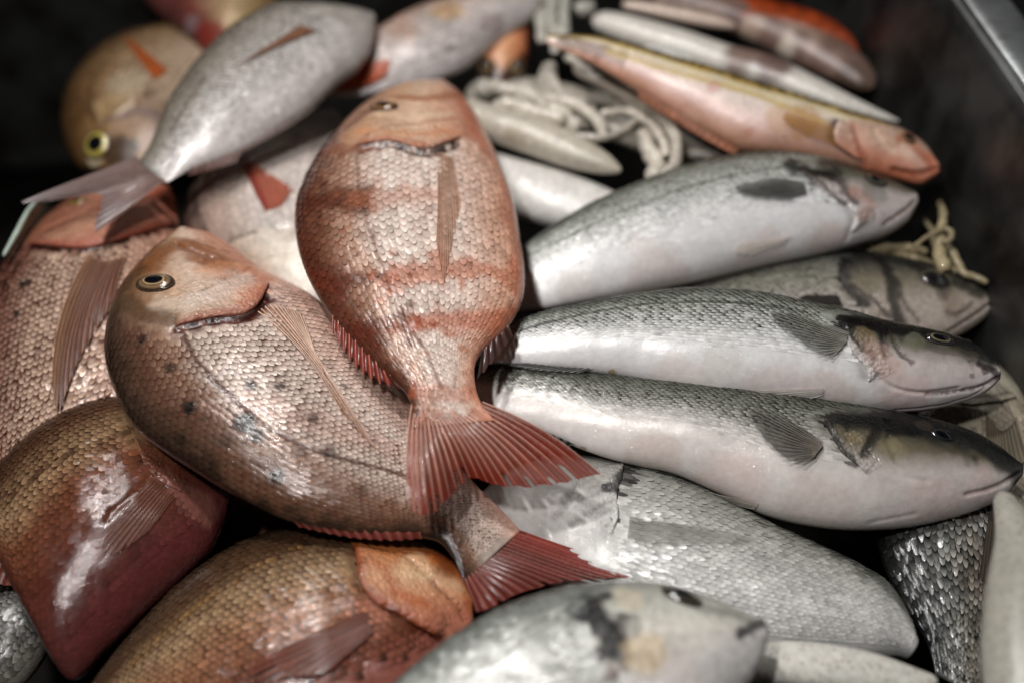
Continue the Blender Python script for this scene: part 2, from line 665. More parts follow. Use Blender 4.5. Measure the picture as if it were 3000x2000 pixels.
def make_drops(f, count):
    # beads of water added for the glints they give, in loose clusters on the skin
    r = np.random.default_rng(count + len(f.u))
    uu, phi = r.uniform(0.02, 0.97, count * 8), r.uniform(0.45, 2.6, count * 8)
    Q, M = f.surf(uu, phi)
    keep = np.argsort(-(noise(Q, 45, 21) + r.uniform(0, 0.5, len(Q))))[:count]
    Q, M = Q[keep], M[keep]
    rad = r.uniform(0.00025, 0.00075, count) * r.choice([1, 1, 1.5], count)
    t1 = unit(np.cross(M, np.array([0.3, 0.9, 0.2])))
    t2 = np.cross(M, t1)
    na = 9
    ang = np.linspace(0, 2 * math.pi, na, endpoint=False)
    V, F = [], []
    for k_, (rr, hh) in enumerate(((1.0, 0.0), (0.85, 0.35), (0.5, 0.62), (0.05, 0.72))):
        ring = (Q[:, None] + (t1[:, None] * np.cos(ang)[None, :, None] + t2[:, None] * np.sin(ang)[None, :, None]) * (rad * rr)[:, None, None]
                + M[:, None] * (rad * hh + 0.00035)[:, None, None])
        V.append(ring)
    V = np.stack(V, 1).reshape(-1, 3)
    g = grid_faces(4, na, True)
    F = (g[None] + (np.arange(count) * 4 * na)[:, None, None]).reshape(-1, 4)
    o = add_mesh("water_drops", V, F, M_DROP, f.root)
    o["kind"] = "stuff"


def make_scales(f, s, pigment, ug, k, p):
    ns, nr = s['n']
    # rows evenly spread over the girth
    phs = np.linspace(0, math.pi, 400)
    ex, ey = np.cos(phs), k * np.sin(phs) ** p
    arc = np.concatenate([[0], np.cumsum(np.hypot(np.diff(ex), np.diff(ey)))])
    arc /= arc[-1]
    i, j = np.meshgrid(np.arange(ns + 1), np.arange(nr), indexing='ij')
    i, j = i.ravel(), j.ravel()
    hu = np.linalg.norm(f.P[:, 0] - f.P[:, len(f.ph) // 2 if False else np.argmin(np.abs(f.ph - math.pi))], axis=1)
    hu = np.maximum(hu / hu.max(), 0.25) ** 0.75
    G_ = np.concatenate([[0], np.cumsum((1 / hu[1:] + 1 / hu[:-1]) / 2)])
    G_ /= G_[-1]
    uc = np.interp((i + 0.5 * (j % 2)) / ns, G_, f.u)
    qc = (j + 0.5) / nr
    r = np.random.default_rng(int(s.get('seed', 1)))
    # rows sweep a little, as they do on the fish
    uc = uc + s.get('sweep', 0.02) * np.sin(qc * math.pi) + r.normal(0, 0.10 / ns, len(uc))
    qc = qc + r.normal(0, 0.05 / nr, len(qc))
    phc = np.interp(qc, arc, phs)
    wc = np.cos(phc)
    keep = (uc > ug(phc) + s.get('u0', 0.012) + r.normal(0, 0.006, len(uc))) & (uc < s.get('u1', 0.985)) & (wc < s.get('wmax', 0.97)) & (wc > s.get('wmin', -0.9) + r.uniform(0, 0.28, len(uc)) ** 1.5 * (s.get('wmin', -0.9) > -0.7))
    uc, qc, phc, wc = uc[keep], qc[keep], phc[keep], wc[keep]
    n = len(uc)
    na, nb = 4, 5
    bs = np.linspace(-0.5, 0.5, nb)
    a = np.linspace(0, 1, na)[:, None] * (1 - 0.42 * (2 * np.abs(bs[None, :])) ** 2.2)
    b = np.repeat(bs[None, :], na, 0)
    a, b = a.ravel(), b.ravel()
    dudg = np.gradient(f.u, G_)
    lu, lq = s.get('len', 1.75) / ns * np.interp(uc, f.u, dudg), s.get('wid', 1.12) / nr
    U = uc[:, None] + (a[None, :] - 0.62) * lu[:, None]
    Q_ = np.clip(qc[:, None] + b[None, :] * lq, 0.001, 0.999)
    PH = np.interp(Q_, arc, phs)
    Q, M = f.surf(U, PH)
    cell = (f.length / ns * np.interp(uc, f.u, dudg))[:, None]
    cl1 = cell[:, 0]
    fade = smooth(s.get('f0', -0.95), s.get('f1', -0.7), wc) * smooth(ug(phc), ug(phc) + 0.06, uc)
    tailf = 1 - 0.45 * smooth(0.75, 1.0, uc)
    lift = s.get('lift', 0.10) * cl1 * (0.35 + 0.65 * fade) * tailf
    tx, ty = r.normal(0, s.get('tilt', 0.05), n), r.normal(0, s.get('tilt', 0.05), n)
    h = (lift[:, None] * (a[None, :] * 1.0 + 0.05) + cell * s.get('dome', 0.05) * fade[:, None] * (1 - 4 * b[None, :] ** 2) * a[None, :]
         + cell * (tx[:, None] * (a[None, :] - 0.3) + ty[:, None] * b[None, :]) * (0.3 + 0.7 * fade[:, None]) + 0.00008)
    h = np.maximum(h, 0.00005 + 0.03 * cell * a[None, :])
    X = Q + M * h[..., None]
    cc = pigment(f.surf(uc, phc)[0], uc, phc)
    rv = np.clip(1 + r.normal(0, s.get('vary', 0.10), n), 0.55, 1.45)[:, None]
    cc[:, :3] *= rv
    dk = lin(s.get('dark', (90, 50, 40)))
    amt = s.get('amt', 0.7) * fade * np.clip(1 + r.normal(0, 0.25, n), 0.2, 1.5)
    if 'amt_w' in s:
        amt = amt * np.interp(wc, s['amt_w'][0], s['amt_w'][1])
    # each scale: pigment at its root, clear pale hind margin
    root = (1 - smooth(0.46, 0.80, a + 0.14 * (2 * b) ** 2))[None, :] * amt[:, None]
    root = np.clip(root, 0, 1)[..., None]
    if s.get('fine'):
        # small marks run across the edges of single scales
        col = pigment(Q.reshape(-1, 3), U.ravel(), PH.ravel()).reshape(n, len(a), 4)
        col[..., :3] *= rv[..., None]
    else:
        col = np.repeat(cc[:, None, :], len(a), 1)
    pale = s.get('pale', 1.12)
    col[..., :3] = (col[..., :3] * (1 + (pale - 1) * smooth(0.6, 0.95, a))[None, :, None]) * (1 - root) + np.minimum(dk, col[..., :3] * 0.8) * root
    col[..., 3] = np.clip(col[..., 3] * (1 - 0.6 * root[..., 0]), 0, 1)
    col = np.clip(col, 0.002, 0.95)
    g = grid_faces(na, nb)
    F = (g[None] + (np.arange(n) * na * nb)[:, None, None]).reshape(-1, 4)
    # same winding as the body: flip when the template faces inwards
    v0, v1, v2 = X[0, g[5][0]], X[0, g[5][1]], X[0, g[5][2]]
    if np.dot(np.cross(v1 - v0, v2 - v0), M[0, 0]) < 0:
        F = F[:, ::-1]
    o = add_mesh("scales", X.reshape(-1, 3), F, M_SCALE, f.root, col.reshape(-1, 4))
    o["kind"] = "stuff"


def dome(name, c, n, ax, ra, rb, h, mat, parent, colf=None, power=2.0, nr=14, na=36):
    """low dome over an ellipse; colf(r 0..1) gives its colour"""
    ax = unit(ax - n * np.dot(ax, n))
    bx = np.cross(n, ax)
    r = np.linspace(0.02, 1, nr)
    t = np.linspace(0, 2 * math.pi, na, endpoint=False)
    R, T = np.meshgrid(r, t, indexing='ij')
    hh = h * (1 - R ** power) ** 0.75
    X = c + ax * (R * np.cos(T) * ra)[..., None] + bx * (R * np.sin(T) * rb)[..., None] + n * hh[..., None]
    F = grid_faces(nr, na, True)
    X = X.reshape(-1, 3)
    col = None
    if colf is not None:
        xs, cs = colf
        col = np.stack([np.interp(R.ravel(), xs, [lin(q)[i] for q in cs]) for i in range(3)] + [np.full(R.size, 0.15)], -1)
    X = np.concatenate([X, (c + n * h)[None]])
    if col is not None:
        col = np.concatenate([col, col[:1]])
    o = add_mesh(name, X, F, mat, parent, col)
    v = o.data
    if np.dot(np.array(v.polygons[0].normal), n) < 0:
        v.flip_normals()
    return o


def make_eye(f, at, r, iris=((0, (10, 10, 14)), (.5, (20, 16, 14)), (.56, (190, 165, 110)), (.62, (120, 90, 60)), (.9, (95, 80, 62)), (1, (25, 20, 18))),
             squash=0.8, axis=None, pupil=0.46, h=0.30, rim=(60, 45, 35), sink=0.0):
    i, j = f.trace(*at)
    c, n = f.P[i, j], f.N[i, j]
    ra = r * f.pxm * 1.1
    ax = f.P[min(i + 4, len(f.u) - 1), j] - f.P[max(i - 4, 0), j]
    if axis is not None:
        a2 = f.trace(at[0] + axis[0] * 12, at[1] + axis[1] * 12)
        ax = f.P[a2[0], a2[1]] - c
        if np.linalg.norm(ax) < 1e-6:
            ax = np.array([1.0, 0, 0])
    rb = ra * squash
    base = c - n * ra * sink
    xs = [q[0] for q in iris]
    cs = [q[1] for q in iris]
    e = dome("eye", base, n, ax, ra, rb, ra * h, M_EYE, f.root, (xs, cs))
    dome("pupil", base + n * ra * (h * 0.62), n, ax, ra * pupil, rb * pupil, ra * h * 0.46, M_PUPIL, e)
    # rim of skin round the eye
    ax = unit(ax - n * np.dot(ax, n))
    bx = np.cross(n, ax)
    t = np.linspace(0, 2 * math.pi, 40, endpoint=False)
    s = np.linspace(0, 2 * math.pi, 8, endpoint=False)
    T, S = np.meshgrid(t, s, indexing='ij')
    tube = ra * 0.075
    R = 1.0 + tube / ra * np.cos(S)
    X = base + ax * (R * np.cos(T) * ra)[..., None] + bx * (R * np.sin(T) * rb)[..., None] + n * (tube * 0.8 * np.sin(S) + ra * sink)[..., None]
    nt, nsx = X.shape[:2]
    g = grid_faces(nt + 1, nsx, True) % (nt * nsx)
    cc = np.concatenate([np.tile(lin(rim), (nt * nsx, 1)), np.full((nt * nsx, 1), 0.1)], 1)
    cc[:, :3] *= (0.7 + 0.6 * noise(X.reshape(-1, 3), 700, 2))[:, None]
    add_mesh("eye_rim", X.reshape(-1, 3), g, M_HEAD, e, cc)


def make_fin(f, name="pectoral_fin", base=(), tip=(), rays=12, col=(150, 100, 80), ray_col=(190, 150, 130), edge=None, edge_side=0,
             lift=(0.0006, 0.004), on="skin", alpha=0.85, ray_objs=False, bend=(0, 0), tip_alpha=None, tip_col=None, ridge=1.0, zoff=0.0, droop=0.0,
             side_col=None, wave=0.0, ray_r=0.0005, spiny=0.0):
    """a fin spread between a base line and a tip line (both read off the photograph), ridged along its rays"""
    B = polyline(base, rays + 1, rounded=len(base) > 2)
    T = polyline(tip, rays + 1, rounded=(on == "skin"))
    # follow the body or lie in the fish's own plane
    m = 7
    ks = np.linspace(0, 1, m)
    G = np.zeros((rays + 1, m, 3))
    NN = np.zeros((rays + 1, m, 3))
    for i in range(rays + 1):
        for q, kk in enumerate(ks):
            d = T[i] - B[i]
            x = B[i] + d * kk + np.array([-d[1], d[0]]) * (bend[0] + (bend[1] - bend[0]) * i / rays) * math.sin(math.pi * kk)
            if on == "skin":
                a, b = f.trace(*x)
                G[i, q] = f.P[a, b]
                NN[i, q] = f.N[a, b]
            else:
                G[i, q] = on_plane(x[0], x[1], f.p0 + f.n * zoff, f.n)
                NN[i, q] = f.n
    for _ in range(2):
        G[:, 1:-1] = (G[:, :-2] + 2 * G[:, 1:-1] + G[:, 2:]) / 4
        NN[:, 1:-1] = (NN[:, :-2] + 2 * NN[:, 1:-1] + NN[:, 2:]) / 4
        G[1:-1] = (G[:-2] + 2 * G[1:-1] + G[2:]) / 4
    NN = unit(NN)
    lf = lift[0] + (lift[1] - lift[0]) * ks ** 1.3
    G = G + NN * lf[None, :, None]
    if droop:
        G[..., 2] -= droop * ks[None, :] ** 2
    if wave:
        ii = np.arange(rays + 1)[:, None] / rays
        G = G + NN * (wave * np.sin(ii * 5.0 + 2.2 * ks[None, :]) * ks[None, :])[..., None]
    per = 5
    nc, nr = rays * per + 1, 22
    ci = np.linspace(0, rays, nc)
    ri = np.linspace(0, m - 1, nr)

    def up(A):
        i0 = np.clip(ci.astype(int), 0, rays - 1)
        fi = (ci - i0)[:, None, None]
        A1 = A[i0] * (1 - fi) + A[i0 + 1] * fi
        k0 = np.clip(ri.astype(int), 0, m - 2)
        fk = (ri - k0)[None, :, None]
        return A1[:, k0] * (1 - fk) + A1[:, k0 + 1] * fk
    X, M = up(G), unit(up(NN))
    frac = np.abs(ci - np.round(ci))
    spacing = np.linalg.norm(G[1:, m // 2] - G[:-1, m // 2], axis=1).mean()
    onray = 1 - smooth(0.06, 0.3, frac)
    kk = np.linspace(0, 1, nr)
    X = X + M * (ridge * spacing * 0.22 * onray[:, None] * (1 - 0.5 * kk[None, :]))[..., None]
    if spiny:
        # membrane cut back between the ray tips
        cut = spiny * (1 - onray)[:, None] * kk[None, :] ** 2
        d = X[:, -1:] - X[:, :1]
        X = X - d * cut[..., None] * 0.5
    jag = (noise(X[:, -1] * 1.0, 260, 5) - 0.5) * 0.10
    X[:, nr // 2:] += (X[:, -1:] - X[:, nr // 2:nr // 2 + 1]) * (jag[:, None] * np.linspace(0, 1, nr - nr // 2)[None, :] ** 2)[..., None]
    cm, cr_ = lin(col), lin(ray_col)
    c = cm[None, None, :] + (cr_ - cm)[None, None, :] * (onray[:, None] * (0.9 - 0.35 * kk[None, :]))[..., None]
    if tip_col is not None:
        mt = smooth(0.45, 1.0, kk)[None, :, None]
        c = c * (1 - mt) + lin(tip_col) * mt
    if edge is not None:
        t = ci / rays if edge_side == 0 else 1 - ci / rays
        me = (1 - smooth(0.05, 0.38, t))[:, None, None] * 0.85
        c = c * (1 - me) + lin(edge) * me
    c = c * (0.8 + 0.4 * fbm(X.reshape(-1, 3), 150, 6).reshape(nc, nr))[..., None]
    al = alpha + (0 if tip_alpha is None else (tip_alpha - alpha)) * smooth(0.3, 1, kk)[None, :] + 0.2 * onray[:, None]
    al = np.clip(al + np.zeros((nc, nr)), 0, 1)
    # torn webs: some of the skin between two rays is split from the edge inwards
    rs = np.random.default_rng(rays * 7 + int(abs(B[0][0])))
    dep = np.where(rs.uniform(0, 1, rays + 1) < 0.28, rs.uniform(0.82, 0.97, rays + 1), 2.0)
    dd = dep[np.clip(ci.astype(int), 0, rays)]
    al = np.where((kk[None, :] > dd[:, None]) & (frac[:, None] > 0.22), 0.0, al)
    c = c * (1 + 0.18 * (rs.uniform(-1, 1, rays + 1)[np.clip(np.round(ci).astype(int), 0, rays)])[:, None, None])
    cc = np.concatenate([np.clip(c, 0.002, 0.95), al[..., None]], -1)
    o = add_mesh(name, X.reshape(-1, 3), grid_faces(nc, nr), M_FIN, f.root, cc.reshape(-1, 4))
    if ray_objs:
        ang = np.linspace(0, 2 * math.pi, 6, endpoint=False)
        for i in range(rays + 1):
            L = X[min(i * per, nc - 1)][::2]
            Mn = M[min(i * per, nc - 1)][::2]
            L = np.concatenate([L, X[min(i * per, nc - 1)][-1:]])
            Mn = np.concatenate([Mn, M[min(i * per, nc - 1)][-1:]])
            tdir = unit(np.gradient(L, axis=0))
            sd = unit(np.cross(tdir, Mn))
            rr = ray_r * (1 - 0.7 * np.linspace(0, 1, len(L)))
            tube = L[:, None] + (sd[:, None] * np.cos(ang)[None, :, None] + Mn[:, None] * np.sin(ang)[None, :, None] * 0.8) * rr[:, None, None]
            cc2 = np.tile(np.concatenate([cr_ * rng.uniform(0.75, 1.15), [0.1]]), (tube.shape[0] * 6, 1))
            add_mesh("fin_ray", tube.reshape(-1, 3), grid_faces(len(L), 6, True), M_RAY, o, cc2)
    return o


def tube(name, pts, z, col, mat=None, parent=None, label=None, cat=None, group=None, flat=1.0, blobs=(), seg=60, ring=28, zs=None, lumps=0.0, silver=0.05, col2=None):
    """a soft tapering tube: pts = (x, y, radius) read off the photograph, at height z"""
    pts = np.asarray(pts, float)
    zz = np.asarray(zs, float) if zs is not None else np.full(len(pts), z)
    c3 = np.array([at_z(a[0], a[1], b) for a, b in zip(pts, zz)])
    dep = np.array([project(q)[2] for q in c3])
    rad = pts[:, 2] * dep / FPX
    d = np.concatenate([[0], np.cumsum(np.linalg.norm(np.diff(c3, axis=0), axis=1))])
    t = np.linspace(0, d[-1], seg)
    C = catmull(d, c3, t)
    R = np.maximum(catmull(d, rad[:, None], t)[:, 0], 0.0004)
    # round the two ends off
    R = R * np.sqrt(np.clip((t + 0.0004) / np.maximum(R * 0.7, 1e-4), 0, 1)) ** 0.8
    e = d[-1] - t
    R = R * np.sqrt(np.clip((e + 0.0004) / np.maximum(R * 0.7, 1e-4), 0, 1)) ** 0.8
    td = unit(np.gradient(C, axis=0))
    side = unit(np.cross(td, np.array([0, 0, 1.0])))
    upn = np.cross(side, td)
    ang = np.linspace(0, 2 * math.pi, ring, endpoint=False)
    X = C[:, None] + (side[:, None] * np.cos(ang)[None, :, None] + upn[:, None] * np.sin(ang)[None, :, None] * flat) * R[:, None, None]
    if lumps:
        X += (X - C[:, None]) * ((fbm(X.reshape(-1, 3), 0.9 / max(R.max(), 1e-3), 3) - 0.5) * lumps).reshape(seg, ring)[..., None]
    Xf = X.reshape(-1, 3)
    c = np.tile(lin(col), (len(Xf), 1)) * (0.86 + 0.28 * fbm(Xf, 70, 2))[:, None]
    if col2 is not None:
        m = smooth(0.5, 0.66, fbm(Xf, 55, 9))[:, None]
        c = c * (1 - m) + lin(col2) * m
    pr = C
    for b in blobs:
        q = at_z(b[0], b[1], z)
        r = b[2] * np.linalg.norm(q - CAM) / FPX
        dd = np.linalg.norm((Xf - q)[:, :2], axis=1) * (1 + 0.7 * (fbm(Xf, 1.2 / r, 5) - 0.5))
        m = ((1 - smooth(r * 0.6, r * 1.2, dd)) * b[4])[:, None]
        c = c * (1 - m) + lin(b[3]) * m
    c = np.concatenate([np.clip(c, 0.002, 0.95), np.full((len(c), 1), silver)], 1)
    F = grid_faces(seg, ring, True)
    V = np.concatenate([Xf, C[:1], C[-1:]])
    c = np.concatenate([c, c[:1], c[-1:]])
    o = add_mesh(name, V, F, mat or M_SQUID, parent, c)
    if label:
        tag(o, label, cat, group)
    return o


# ------------------------------------------------------------------ the steel tub
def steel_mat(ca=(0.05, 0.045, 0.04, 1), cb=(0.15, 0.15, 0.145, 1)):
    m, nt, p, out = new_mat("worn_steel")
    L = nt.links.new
    co = node(nt, 'ShaderNodeTexCoord')
    mp = node(nt, 'ShaderNodeMapping')
    mp.inputs['Scale'].default_value = (8, 90, 90)
    L(co.outputs['Object'], mp.inputs['Vector'])
    n1 = node(nt, 'ShaderNodeTexNoise')
    n1.inputs['Scale'].default_value = 6
    n1.inputs['Detail'].default_value = 6
    L(mp.outputs[0], n1.inputs['Vector'])
    n2 = node(nt, 'ShaderNodeTexNoise')
    n2.inputs['Scale'].default_value = 22
    n2.inputs['Detail'].default_value = 5
    L(co.outputs['Object'], n2.inputs['Vector'])
    r = node(nt, 'ShaderNodeMapRange')
    r.inputs['To Min'].default_value = 0.28
    r.inputs['To Max'].default_value = 0.5
    L(n1.outputs['Fac'], r.inputs['Value'])
    L(r.outputs[0], p.inputs['Roughness'])
    cr = node(nt, 'ShaderNodeValToRGB')
    cr.color_ramp.elements[0].position = 0.35
    cr.color_ramp.elements[0].color = ca
    cr.color_ramp.elements[1].position = 0.6
    cr.color_ramp.elements[1].color = cb
    L(n2.outputs['Fac'], cr.inputs[0])
    L(cr.outputs[0], p.inputs['Base Color'])
    p.inputs['Metallic'].default_value = 0.9
    b = node(nt, 'ShaderNodeBump')
    b.inputs['Strength'].default_value = 0.15
    b.inputs['Distance'].default_value = 0.001
    L(n1.outputs['Fac'], b.inputs['Height'])
    L(b.outputs[0], p.inputs['Normal'])
    return m


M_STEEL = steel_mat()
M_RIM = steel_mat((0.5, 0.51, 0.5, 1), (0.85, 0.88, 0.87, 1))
M_FLOOR = steel_mat((0.012, 0.010, 0.009, 1), (0.03, 0.028, 0.026, 1))  # floor steel blackened in colour, for the shade in gaps between fish


def steel_tub():
    t = thing("steel_tub", "dark worn stainless steel tub that holds the whole heap of fish", "tub")
    zr, zf = 0.10, -0.24
    a, b = at_z(2212, 0, zr), at_z(2353, 201, zr)
    d = unit((a - b) * np.array([1, 1, 0]))              # along the right wall, away from the camera
    inw = np.array([-d[1], d[0], 0])                     # towards the left wall
    width, back, front = 0.98, 0.36, 0.75
    o = a + d * 0.0
    far_r, near_r = o + d * back, o - d * front
    far_l, near_l = far_r + inw * width, near_r + inw * width
    cs = [near_r, far_r, far_l, near_l]
    ctr = sum(cs) / 4
    sl = 0.10                                            # walls lean in towards the floor

    def lo(q):
        r = ctr + (q - ctr) * (1 - sl)
        return np.array([r[0], r[1], zf])
    th = 0.0025

    def slab(name, quad, mt=None):
        quad = np.array(quad)
        nn = unit(np.cross(quad[1] - quad[0], quad[2] - quad[0])[None])[0]
        ns = 14
        g = np.array([[(quad[0] * (1 - i) + quad[1] * i) * (1 - j) + (quad[3] * (1 - i) + quad[2] * i) * j for j in np.linspace(0, 1, ns)]
                      for i in np.linspace(0, 1, ns)])
        dent = (fbm(g.reshape(-1, 3), 9, 2) - 0.5).reshape(ns, ns) * 0.004
        e = np.linspace(0, 1, ns)
        w_ = (np.minimum(e, 1 - e) * 4).clip(0, 1)
        g = g + nn * (dent * w_[:, None] * w_[None, :])[..., None]
        top, bot = g.reshape(-1, 3), (g - nn * th).reshape(-1, 3)
        f1 = grid_faces(ns, ns)
        f2 = f1[:, ::-1] + ns * ns
        idx = np.arange(ns * ns).reshape(ns, ns)
        loop = np.concatenate([idx[0, :-1], idx[:-1, -1], idx[-1, :0:-1], idx[:0:-1, 0]])
        l2 = np.roll(loop, -1)
        f3 = np.stack([loop, l2, l2 + ns * ns, loop + ns * ns], -1)
        add_mesh(name, np.concatenate([top, bot]), np.concatenate([f1, f2, f3]), mt or M_STEEL, t)
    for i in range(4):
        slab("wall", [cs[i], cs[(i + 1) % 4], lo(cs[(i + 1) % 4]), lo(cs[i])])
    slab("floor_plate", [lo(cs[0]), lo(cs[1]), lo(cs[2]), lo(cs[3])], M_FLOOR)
    # rolled rim: a flat lip with a rounded inner edge and a turned-down outer edge, one length per side
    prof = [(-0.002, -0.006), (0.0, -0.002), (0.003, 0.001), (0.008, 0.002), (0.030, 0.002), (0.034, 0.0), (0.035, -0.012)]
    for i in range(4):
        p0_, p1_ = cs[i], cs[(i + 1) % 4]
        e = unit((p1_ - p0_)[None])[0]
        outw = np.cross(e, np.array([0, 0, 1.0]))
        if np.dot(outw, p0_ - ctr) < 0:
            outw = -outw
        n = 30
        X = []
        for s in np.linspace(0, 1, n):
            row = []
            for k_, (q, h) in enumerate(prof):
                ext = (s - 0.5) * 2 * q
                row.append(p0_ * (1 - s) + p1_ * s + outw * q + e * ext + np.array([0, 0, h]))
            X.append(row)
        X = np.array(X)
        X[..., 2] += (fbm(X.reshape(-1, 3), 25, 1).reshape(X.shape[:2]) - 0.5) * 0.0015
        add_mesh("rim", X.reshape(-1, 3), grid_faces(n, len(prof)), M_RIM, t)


steel_tub()

mg, ntg, pg, _ = new_mat("dark_counter")
ng = node(ntg, 'ShaderNodeTexNoise')
ng.inputs['Scale'].default_value = 30
crg = node(ntg, 'ShaderNodeValToRGB')
crg.color_ramp.elements[0].color = (0.012, 0.011, 0.011, 1)
crg.color_ramp.elements[1].color = (0.03, 0.028, 0.027, 1)
ntg.links.new(ng.outputs['Fac'], crg.inputs[0])
ntg.links.new(crg.outputs[0], pg.inputs['Base Color'])
pg.inputs['Roughness'].default_value = 0.6
q = np.array([[-2, -2, -0.26], [2, -2, -0.26], [2, 2, -0.26], [-2, 2, -0.26]], float)
tag(add_mesh("counter", q, np.array([[0, 1, 2, 3]]), mg, smooth_shade=False), kind="structure")

# ------------------------------------------------------------------ colouring of the kinds of fish
PINK = [(1, (50, 36, 28), .15), (.82, (86, 62, 48), .3), (.55, (150, 118, 98), .4), (.28, (216, 196, 182), .45), (-.3, (228, 206, 192), .35), (-.7, (222, 182, 164), .2), (-1, (210, 160, 140), .1)]
PINKHEAD = [(1, (40, 29, 20), 0), (.82, (78, 56, 38), 0), (.55, (136, 100, 72), 0), (.25, (188, 154, 128), 0), (0, (210, 182, 162), 0), (-.5, (208, 154, 128), 0), (-1, (192, 122, 96), 0)]
ORANGE = [(1, (70, 38, 26), .15), (.84, (104, 66, 50), .3), (.55, (178, 146, 126), .45), (.25, (230, 214, 202), .45), (-.4, (232, 210, 196), .35), (-.8, (220, 172, 146), .15), (-1, (204, 128, 98), .05)]
BROWN = [(1, (40, 26, 18), .2), (.62, (84, 58, 40), .4), (.28, (158, 126, 94), .45), (0, (118, 70, 48), .3), (-.4, (88, 44, 33), .2), (-1, (84, 44, 42), .05)]  # brown fish, with the weaker light at lower left painted in as darker tones
GREY = [(1, (96, 88, 76), .3), (.6, (150, 142, 130), .4), (.2, (196, 190, 182), .4), (-.3, (212, 206, 202), .35), (-1, (204, 194, 190), .2)]
BASS = [(1, (44, 47, 43), .3), (.86, (96, 99, 90), .4), (.6, (168, 170, 160), .45), (.2, (212, 211, 206), .35), (-.3, (230, 228, 226), .15), (-1, (226, 221, 220), .05)]
BASSHEAD = [(1, (12, 13, 13), 0), (.68, (36, 36, 31), 0), (.32, (104, 101, 88), 0), (-.12, (204, 191, 187), 0), (-1, (222, 213, 211), 0)]
GILT = [(1, (92, 92, 86), .3), (.7, (140, 140, 132), .4), (.3, (196, 194, 188), .4), (-.3, (222, 220, 216), .35), (-1, (214, 212, 208), .2)]
DK = (24, 14, 12)
BLK = (16, 15, 16)


